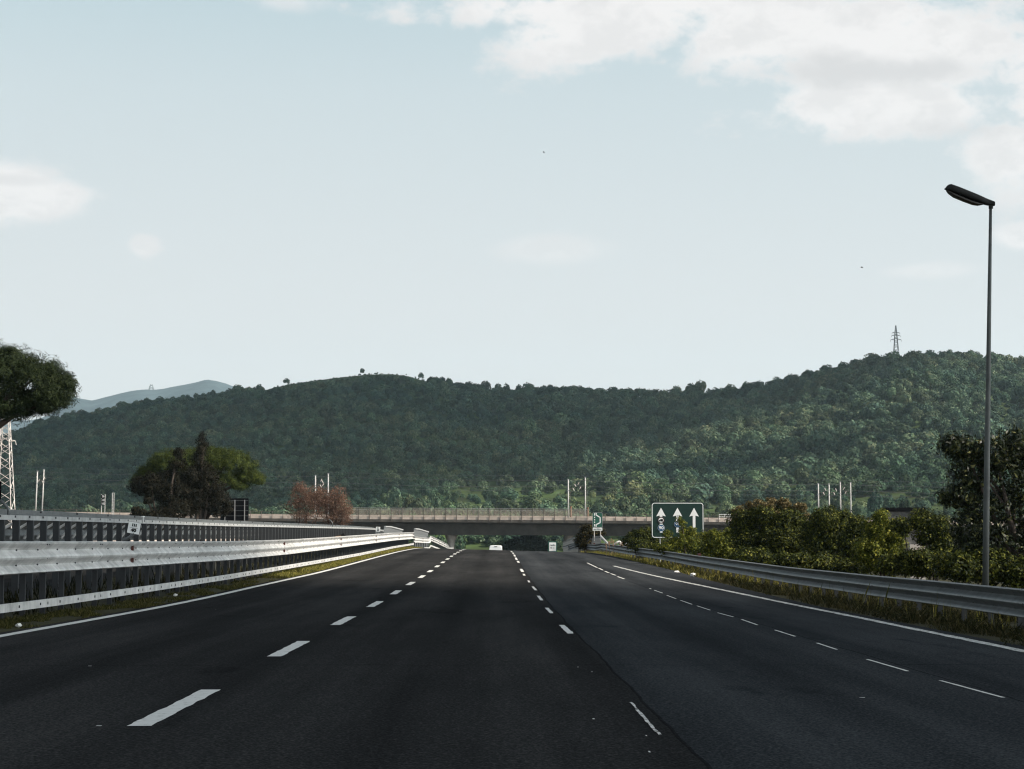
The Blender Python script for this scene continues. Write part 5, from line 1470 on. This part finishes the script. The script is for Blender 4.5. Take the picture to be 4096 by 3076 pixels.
for px, row, w in ((1580, 1930, 60), (1640, 1925, 64), (1700, 1935, 66), (1740, 1945, 54), (1600, 1985, 60), (1670, 1990, 64), (1740, 2000, 60), (1850, 2005, 62), (1950, 2000, 54), (2050, 2010, 60), (2130, 2000, 52), (2500, 1970, 60), (2570, 1975, 60), (2620, 1965, 56), (2400, 2010, 60),
                   (2460, 2030, 60), (2560, 2030, 64), (3180, 1990, 50), (3350, 1985, 60), (3500, 1960, 74), (3560, 1990, 66), (3620, 1985, 60), (3690, 2000, 60), (3460, 2030, 56), (3640, 2040, 60)):
    single(px, row, w, 'grey-green tree in the mixed growth above the railway bridge', LOW, t=float(rng.uniform(.10, .22)))
for px, row, w in ((560, 1985, 66), (520, 2010, 60), (470, 2020, 56), (590, 2030, 50), (390, 2035, 50), (1480, 2005, 50), (1440, 2020, 44)):
    single(px, row, w, 'pale green tree low behind the bridge at left', LOW, t=.06)
for px, row, w in ((1830, 2125, 80), (1900, 2130, 80), (1960, 2125, 80), (1985, 2140, 70), (2240, 2130, 80), (1760, 2140, 70), (2310, 2140, 80), (2050, 2125, 80)):
    single(px, row, w, 'olive tree seen through the opening under the bridge', LOW, Y=500 + float(rng.uniform(-20, 20)))

pm = bpy.data.meshes.new('forest'); pm.from_pydata(pts, [], [])
at = pm.attributes.new('tscale', 'FLOAT_VECTOR', 'POINT'); at.data.foreach_set('vector', np.array(scs, dtype=np.float32).reshape(-1))
at = pm.attributes.new('trot', 'FLOAT', 'POINT'); at.data.foreach_set('value', np.array(rots, dtype=np.float32))
at = pm.attributes.new('tidx', 'INT', 'POINT'); at.data.foreach_set('value', np.array(idx, dtype=np.int32))
fo = link('forest', pm); tag(fo, kind='stuff')
ng = bpy.data.node_groups.new('scatter_trees', 'GeometryNodeTree')
ng.interface.new_socket('Geometry', in_out='INPUT', socket_type='NodeSocketGeometry')
ng.interface.new_socket('Geometry', in_out='OUTPUT', socket_type='NodeSocketGeometry')
gi = ng.nodes.new('NodeGroupInput'); go = ng.nodes.new('NodeGroupOutput')
ip = ng.nodes.new('GeometryNodeInstanceOnPoints'); ci = ng.nodes.new('GeometryNodeCollectionInfo')
ci.inputs['Collection'].default_value = forest_col; ci.inputs['Separate Children'].default_value = True; ci.inputs['Reset Children'].default_value = True
def named(n, dt):
    k = ng.nodes.new('GeometryNodeInputNamedAttribute'); k.data_type = dt; k.inputs['Name'].default_value = n
    return [s for s in k.outputs if s.enabled and s.name == 'Attribute'][0]
cx = ng.nodes.new('ShaderNodeCombineXYZ')
ng.links.new(named('trot', 'FLOAT'), cx.inputs['Z'])
ng.links.new(gi.outputs[0], ip.inputs['Points']); ng.links.new(ci.outputs[0], ip.inputs['Instance'])
ip.inputs['Pick Instance'].default_value = True
ng.links.new(named('tidx', 'INT'), ip.inputs['Instance Index']); ng.links.new(cx.outputs[0], ip.inputs['Rotation'])
ng.links.new(named('tscale', 'FLOAT_VECTOR'), ip.inputs['Scale'])
ng.links.new(ip.outputs[0], go.inputs[0])
md = fo.modifiers.new('scatter', 'NODES'); md.node_group = ng

# pylon on the right hilltop
Yp = yridge(3585)
a = P(3585, 1440, Yp); h = P(3585, 1302, Yp).z - a.z + 3; sc = Yp / F
t = thing('lattice_pylon', 'grey power pylon standing on the right hilltop', 'pylon', (a.x, Yp, a.z - 3))
lattice(t, 26 * sc, 3 * sc, h, 0, .10, arms=((h - 30 * sc, 15 * sc), (h - 41 * sc, 17 * sc), (h - 58 * sc, 21 * sc)), material=M['farsteel'])
t = thing('mountain_mast', 'faint thin mast on the hazy mountain ridge at left', 'mast', P(605, 1575, 7500))
lattice(t, 26, 6, P(605, 1538, 7500).z - P(605, 1575, 7500).z, 0, .9, material=M['farsteel'])
for (px, row, w, lab) in ((2027 + 1, 1872, 14, 'small white hut at the upper edge of the green field'), (2224, 1881, 14, 'small white hut under the bright round tree'), (2962, 1881, 30, 'long low pale hut in the dark band of the right hill')):
    Y = YH0 + .40 * (yridge(px) - YH0)
    for k in np.arange(520, 1400, 4):
        q_ = P(px, row, k)
        if q_.z < hill_z(q_.x, k) + 1.5: Y = k; break
    p = P(px, row, Y); w_ = w * Y / F
    t = thing('hut', lab, 'hut', (p.x, Y - 6, p.z - 1.0))
    q = MB(); q.box((0, 0, .3), (w_, 3, 2.2)); q.build('wall', M['render'], t)
    q = MB(); q.prism([(-w_ * .55, 1.4), (w_ * .55, 1.4), (0, 2.1)], -1.8, 1.8); q.build('roof', M['conc'], t)

# ------------------------------------------------------------------ light: sun, sky, clouds, haze
EL, AZ = math.radians(36.0), math.radians(105.0)      # azimuth clockwise from +Y
SUN = Vector((math.sin(AZ) * math.cos(EL), math.cos(AZ) * math.cos(EL), math.sin(EL)))
sl = bpy.data.lights.new('sun', 'SUN'); sl.energy = 4.9; sl.angle = math.radians(.5); sl.color = (1.0, .90, .78)
so = bpy.data.objects.new('sun', sl); C.objects.link(so); so.location = (60, -40, 60)
so.rotation_euler = SUN.to_track_quat('Z', 'Y').to_euler()

w = bpy.data.worlds.new('World'); SC.world = w; w.use_nodes = True
t = w.node_tree; N = t.nodes; L = t.links
bg = N['Background']; bg.inputs['Strength'].default_value = .05
sky = N.new('ShaderNodeTexSky'); sky.sky_type = 'NISHITA'; sky.sun_disc = False
sky.sun_elevation = EL; sky.sun_rotation = AZ; sky.air_density = 1.0; sky.dust_density = 3.0; sky.ozone_density = 1.0; sky.altitude = 50
def mth(op, a, b=None, c=None, clamp=False):
    k = N.new('ShaderNodeMath'); k.operation = op; k.use_clamp = clamp
    for i, x in enumerate((a, b, c)):
        if x is None: continue
        if isinstance(x, (int, float)): k.inputs[i].default_value = x
        else: L.new(x, k.inputs[i])
    return k.outputs[0]
tc = N.new('ShaderNodeTexCoord'); dirv = tc.outputs['Generated']
sp = N.new('ShaderNodeSeparateXYZ'); L.new(dirv, sp.inputs[0])
# spherical coordinates of the view direction, in degrees: azimuth right of +Y and elevation
azd = mth('MULTIPLY', mth('ARCTAN2', sp.outputs['X'], sp.outputs['Y']), 57.29578)
eld = mth('MULTIPLY', mth('ARCSINE', sp.outputs['Z']), 57.29578)
def nz(scale, detail, rough, vec, dist=0.0):
    n = N.new('ShaderNodeTexNoise'); n.inputs['Scale'].default_value = scale; n.inputs['Detail'].default_value = detail; n.inputs['Roughness'].default_value = rough
    n.inputs['Distortion'].default_value = dist; L.new(vec, n.inputs['Vector']); return n.outputs['Fac']
mp = N.new('ShaderNodeMapping'); mp.inputs['Scale'].default_value = (1, 1, 1.7); L.new(dirv, mp.inputs['Vector'])
nA = nz(9.0, 10, .56, mp.outputs['Vector'], .4); nB = nz(26.0, 8, .6, mp.outputs['Vector'])
nC = nz(75.0, 6, .6, mp.outputs['Vector'], .3)
cloudn = mth('ADD', mth('MULTIPLY', mth('SUBTRACT', nA, .5), 1.7), mth('MULTIPLY', mth('SUBTRACT', nB, .5), 1.9))
cloudn = mth('ADD', cloudn, mth('MULTIPLY', mth('SUBTRACT', nC, .5), .9))
def px2ang(px, py):
    d = ROT @ Vector(((px - 2048) / F, (1538 - py) / F, -1)).normalized()
    return math.degrees(math.atan2(d.x, d.y)), math.degrees(math.asin(d.z))
def blob(px, py, rx, ry, rot=0.0):
    a, e = px2ang(px, py); ra, re = rx / F * 57.3, ry / F * 57.3
    u = mth('SUBTRACT', azd, a); v = mth('SUBTRACT', eld, e)
    if rot:
        c, s = math.cos(rot), math.sin(rot)
        u, v = mth('ADD', mth('MULTIPLY', u, c), mth('MULTIPLY', v, s)), mth('SUBTRACT', mth('MULTIPLY', v, c), mth('MULTIPLY', u, s))
    d2 = mth('ADD', mth('POWER', mth('MULTIPLY', u, 1 / ra), 2), mth('POWER', mth('MULTIPLY', v, 1 / re), 2))
    return mth('SUBTRACT', 1.0, mth('POWER', d2, .5))      # 1 at centre, 0 on the ellipse, negative outside
def union(bs, gain):
    r = None
    for b, wgt in bs:
        k = mth('MULTIPLY', mth('MAXIMUM', b, -1.5), wgt)
        r = k if r is None else mth('MAXIMUM', r, k)
    return r
bigs = union([(blob(2550, 40, 720, 190, .25), 1.0), (blob(2350, 40, 900, 90), .8), (blob(3600, 190, 760, 260), 1.0), (blob(3550, 430, 640, 140, -.05), 1.0), (blob(3050, 110, 420, 260), .8), (blob(4050, 600, 260, 200), .8), (blob(4300, 330, 500, 400), 1.0)], 1)
lefts = union([(blob(60, 790, 330, 95), 1.0), (blob(-150, 760, 400, 140), 1.0), (blob(40, 720, 170, 60), .8)], 1)
smalls = union([(blob(575, 985, 62, 46), 1.0), (blob(4090, 950, 120, 60), 1.0)], 1)
faints = union([(blob(2200, 1000, 230, 60), 1.0), (blob(3720, 1082, 230, 36), 1.0), (blob(1150, 10, 200, 40), .8)], 1)
def ramp(x, a, b):
    m_ = N.new('ShaderNodeMapRange'); m_.interpolation_type = 'SMOOTHSTEP'; m_.inputs['From Min'].default_value = a; m_.inputs['From Max'].default_value = b
    L.new(x, m_.inputs['Value']); return m_.outputs['Result']
covb = mth('MULTIPLY', ramp(mth('ADD', bigs, mth('MULTIPLY', cloudn, .95)), -.10, .42), .98)
covl = ramp(mth('ADD', lefts, mth('MULTIPLY', cloudn, .6)), -.14, .30)
covs = mth('MULTIPLY', ramp(mth('ADD', smalls, mth('MULTIPLY', cloudn, .9)), -.15, .55), .9)
covf = mth('MULTIPLY', ramp(mth('ADD', faints, mth('MULTIPLY', cloudn, .8)), -.2, .7), .55)
cov = mth('MAXIMUM', mth('MAXIMUM', covb, covl), mth('MAXIMUM', covs, covf))
# grey undersides where the cloud is thick
gb = mth('MAXIMUM', blob(3480, 285, 600, 70, -.02), mth('MAXIMUM', mth('MULTIPLY', blob(3300, 250, 260, 60), .8), mth('MULTIPLY', blob(3900, 520, 400, 60), .6)))
gmask = mth('MULTIPLY', ramp(mth('ADD', gb, mth('MULTIPLY', cloudn, 1.1)), -.35, .95), .62)
lump_ = mth('MULTIPLY', ramp(mth('ADD', mth('MULTIPLY', nB, .6), mth('MULTIPLY', nC, .4)), .44, .60), .30)
glow = mth('MULTIPLY', ramp(mth('ADD', blob(60, 720, 260, 40), mth('MULTIPLY', cloudn, .5)), 0, .8), .35)
hs = N.new('ShaderNodeHueSaturation'); hs.inputs['Saturation'].default_value = .42; hs.inputs['Value'].default_value = 1.0; L.new(sky.outputs[0], hs.inputs['Color'])
c1 = N.new('ShaderNodeMix'); c1.data_type = 'RGBA'; L.new(mth('MAXIMUM', mth('MAXIMUM', gmask, lump_), glow), c1.inputs['Factor'])
c1.inputs['A'].default_value = (13.0, 12.6, 12.4, 1); c1.inputs['B'].default_value = (8.4, 8.35, 8.4, 1)
el_n = mth('DIVIDE', eld, 30.0, clamp=True)
hzr = N.new('ShaderNodeValToRGB'); e_ = hzr.color_ramp.elements        # hazy air, palest towards the horizon
e_[0].position = 0.0; e_[0].color = (.875, .86, .835, 1); e_[1].position = 1.0; e_[1].color = (.30, .44, .54, 1)
k_ = e_.new(.22); k_.color = (.765, .777, .777, 1); k_ = e_.new(.42); k_.color = (.62, .70, .73, 1); k_ = e_.new(.52); k_.color = (.51, .635, .685, 1)
L.new(el_n, hzr.inputs['Fac'])
hzm = N.new('ShaderNodeMix'); hzm.data_type = 'RGBA'; hzm.blend_type = 'MULTIPLY'; hzm.inputs['Factor'].default_value = 1
L.new(hzr.outputs['Color'], hzm.inputs['A']); hzm.inputs['B'].default_value = (14.0, 14.0, 14.0, 1)
# haze band brightened on the sun's side, added to light the near rail
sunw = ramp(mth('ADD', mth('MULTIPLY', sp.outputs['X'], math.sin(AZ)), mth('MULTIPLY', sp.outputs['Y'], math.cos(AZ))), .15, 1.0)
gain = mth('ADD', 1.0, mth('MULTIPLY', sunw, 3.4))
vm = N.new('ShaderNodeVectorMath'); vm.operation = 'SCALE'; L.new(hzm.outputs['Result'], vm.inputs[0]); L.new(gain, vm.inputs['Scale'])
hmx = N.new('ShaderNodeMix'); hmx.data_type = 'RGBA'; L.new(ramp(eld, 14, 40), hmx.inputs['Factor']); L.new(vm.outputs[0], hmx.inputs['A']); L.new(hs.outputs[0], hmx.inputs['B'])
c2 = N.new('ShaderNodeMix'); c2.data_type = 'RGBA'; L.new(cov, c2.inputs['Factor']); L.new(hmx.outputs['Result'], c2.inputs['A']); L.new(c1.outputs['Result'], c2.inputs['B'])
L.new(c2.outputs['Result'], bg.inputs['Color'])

# unseen clouds added up-sun, shaped to shade the near road and hill slopes
cm = mat('shade_cloud_puffs', (.85, .85, .85), 1.0, 0, .05, .01, spec=0)
def shade_cloud(center, poly, z, puff, step, seed):
    """flat-based heap of puffs over a ground polygon, moved up along the sun's direction"""
    s = z / SUN.z; off = Vector((SUN.x * s, SUN.y * s, z))
    rg = np.random.default_rng(seed); mb = MB()
    xs_ = [p[0] for p in poly]; ys_ = [p[1] for p in poly]
    def inside(x, y):
        c = False; j = len(poly) - 1
        for i in range(len(poly)):
            if (poly[i][1] > y) != (poly[j][1] > y) and x < (poly[j][0] - poly[i][0]) * (y - poly[i][1]) / (poly[j][1] - poly[i][1]) + poly[i][0]: c = not c
            j = i
        return c
    for x in np.arange(min(xs_), max(xs_), step):
        for y in np.arange(min(ys_), max(ys_), step):
            X, Y = x + rg.uniform(-.3, .3) * step, y + rg.uniform(-.3, .3) * step
            if not inside(X, Y): continue
            lump(mb, (X + off.x, Y + off.y, center + off.z + rg.uniform(0, .6) * puff), puff * rg.uniform(.8, 1.2), int(rg.integers(1e6)), 10, .7)
    o = mb.build('shade_cloud', cm, smooth=True); tag(o, kind='structure'); return o
shade_cloud(0, [(-160, -140), (-160, 76), (-30, 72), (-4, 60), (4, 50), (8, 26), (50, 8), (160, -4), (160, -140)], 1100, 15, 14, 1)
shade_cloud(60, [(-700, 560), (-95, 560), (-70, 700), (10, 840), (60, 1000), (170, 1180), (260, 1330), (200, 1800), (-700, 1800)], 1100, 38, 38, 2)
shade_cloud(50, [(10, 830), (60, 845), (165, 838), (170, 872), (60, 895), (10, 880)], 1100, 14, 14, 3)

hz = MB(); hz.box((0, 4325, 385), (9400, 8850, 830))
hm = bpy.data.materials.new('haze'); hm.use_nodes = True; hn = hm.node_tree; hn.nodes.remove(hn.nodes['Principled BSDF'])
pv = hn.nodes.new('ShaderNodeVolumePrincipled'); pv.inputs['Color'].default_value = (.66, .88, 1.0, 1); pv.inputs['Density'].default_value = 6.2e-5; pv.inputs['Anisotropy'].default_value = 0.0
hn.links.new(pv.outputs[0], hn.nodes['Material Output'].inputs['Volume'])
ho = hz.build('haze', hm); tag(ho, kind='stuff')

vs = SC.view_settings
vs.view_transform = 'Standard'; vs.look = 'None'; vs.exposure = 0.6; vs.gamma = 1.0; vs.use_curve_mapping = False
SC.cycles.max_bounces = 6; SC.cycles.transparent_max_bounces = 24; SC.cycles.volume_bounces = 0
SC.cycles.caustics_reflective = False; SC.cycles.caustics_refractive = False; SC.cycles.use_denoising = True; SC.cycles.denoiser = 'OPENIMAGEDENOISE'; SC.cycles.denoising_input_passes = 'RGB_ALBEDO_NORMAL'; SC.cycles.denoising_prefilter = 'ACCURATE'; SC.cycles.adaptive_threshold = 0.005; SC.cycles.pixel_filter_type = 'BLACKMAN_HARRIS'; SC.cycles.filter_width = 1.2
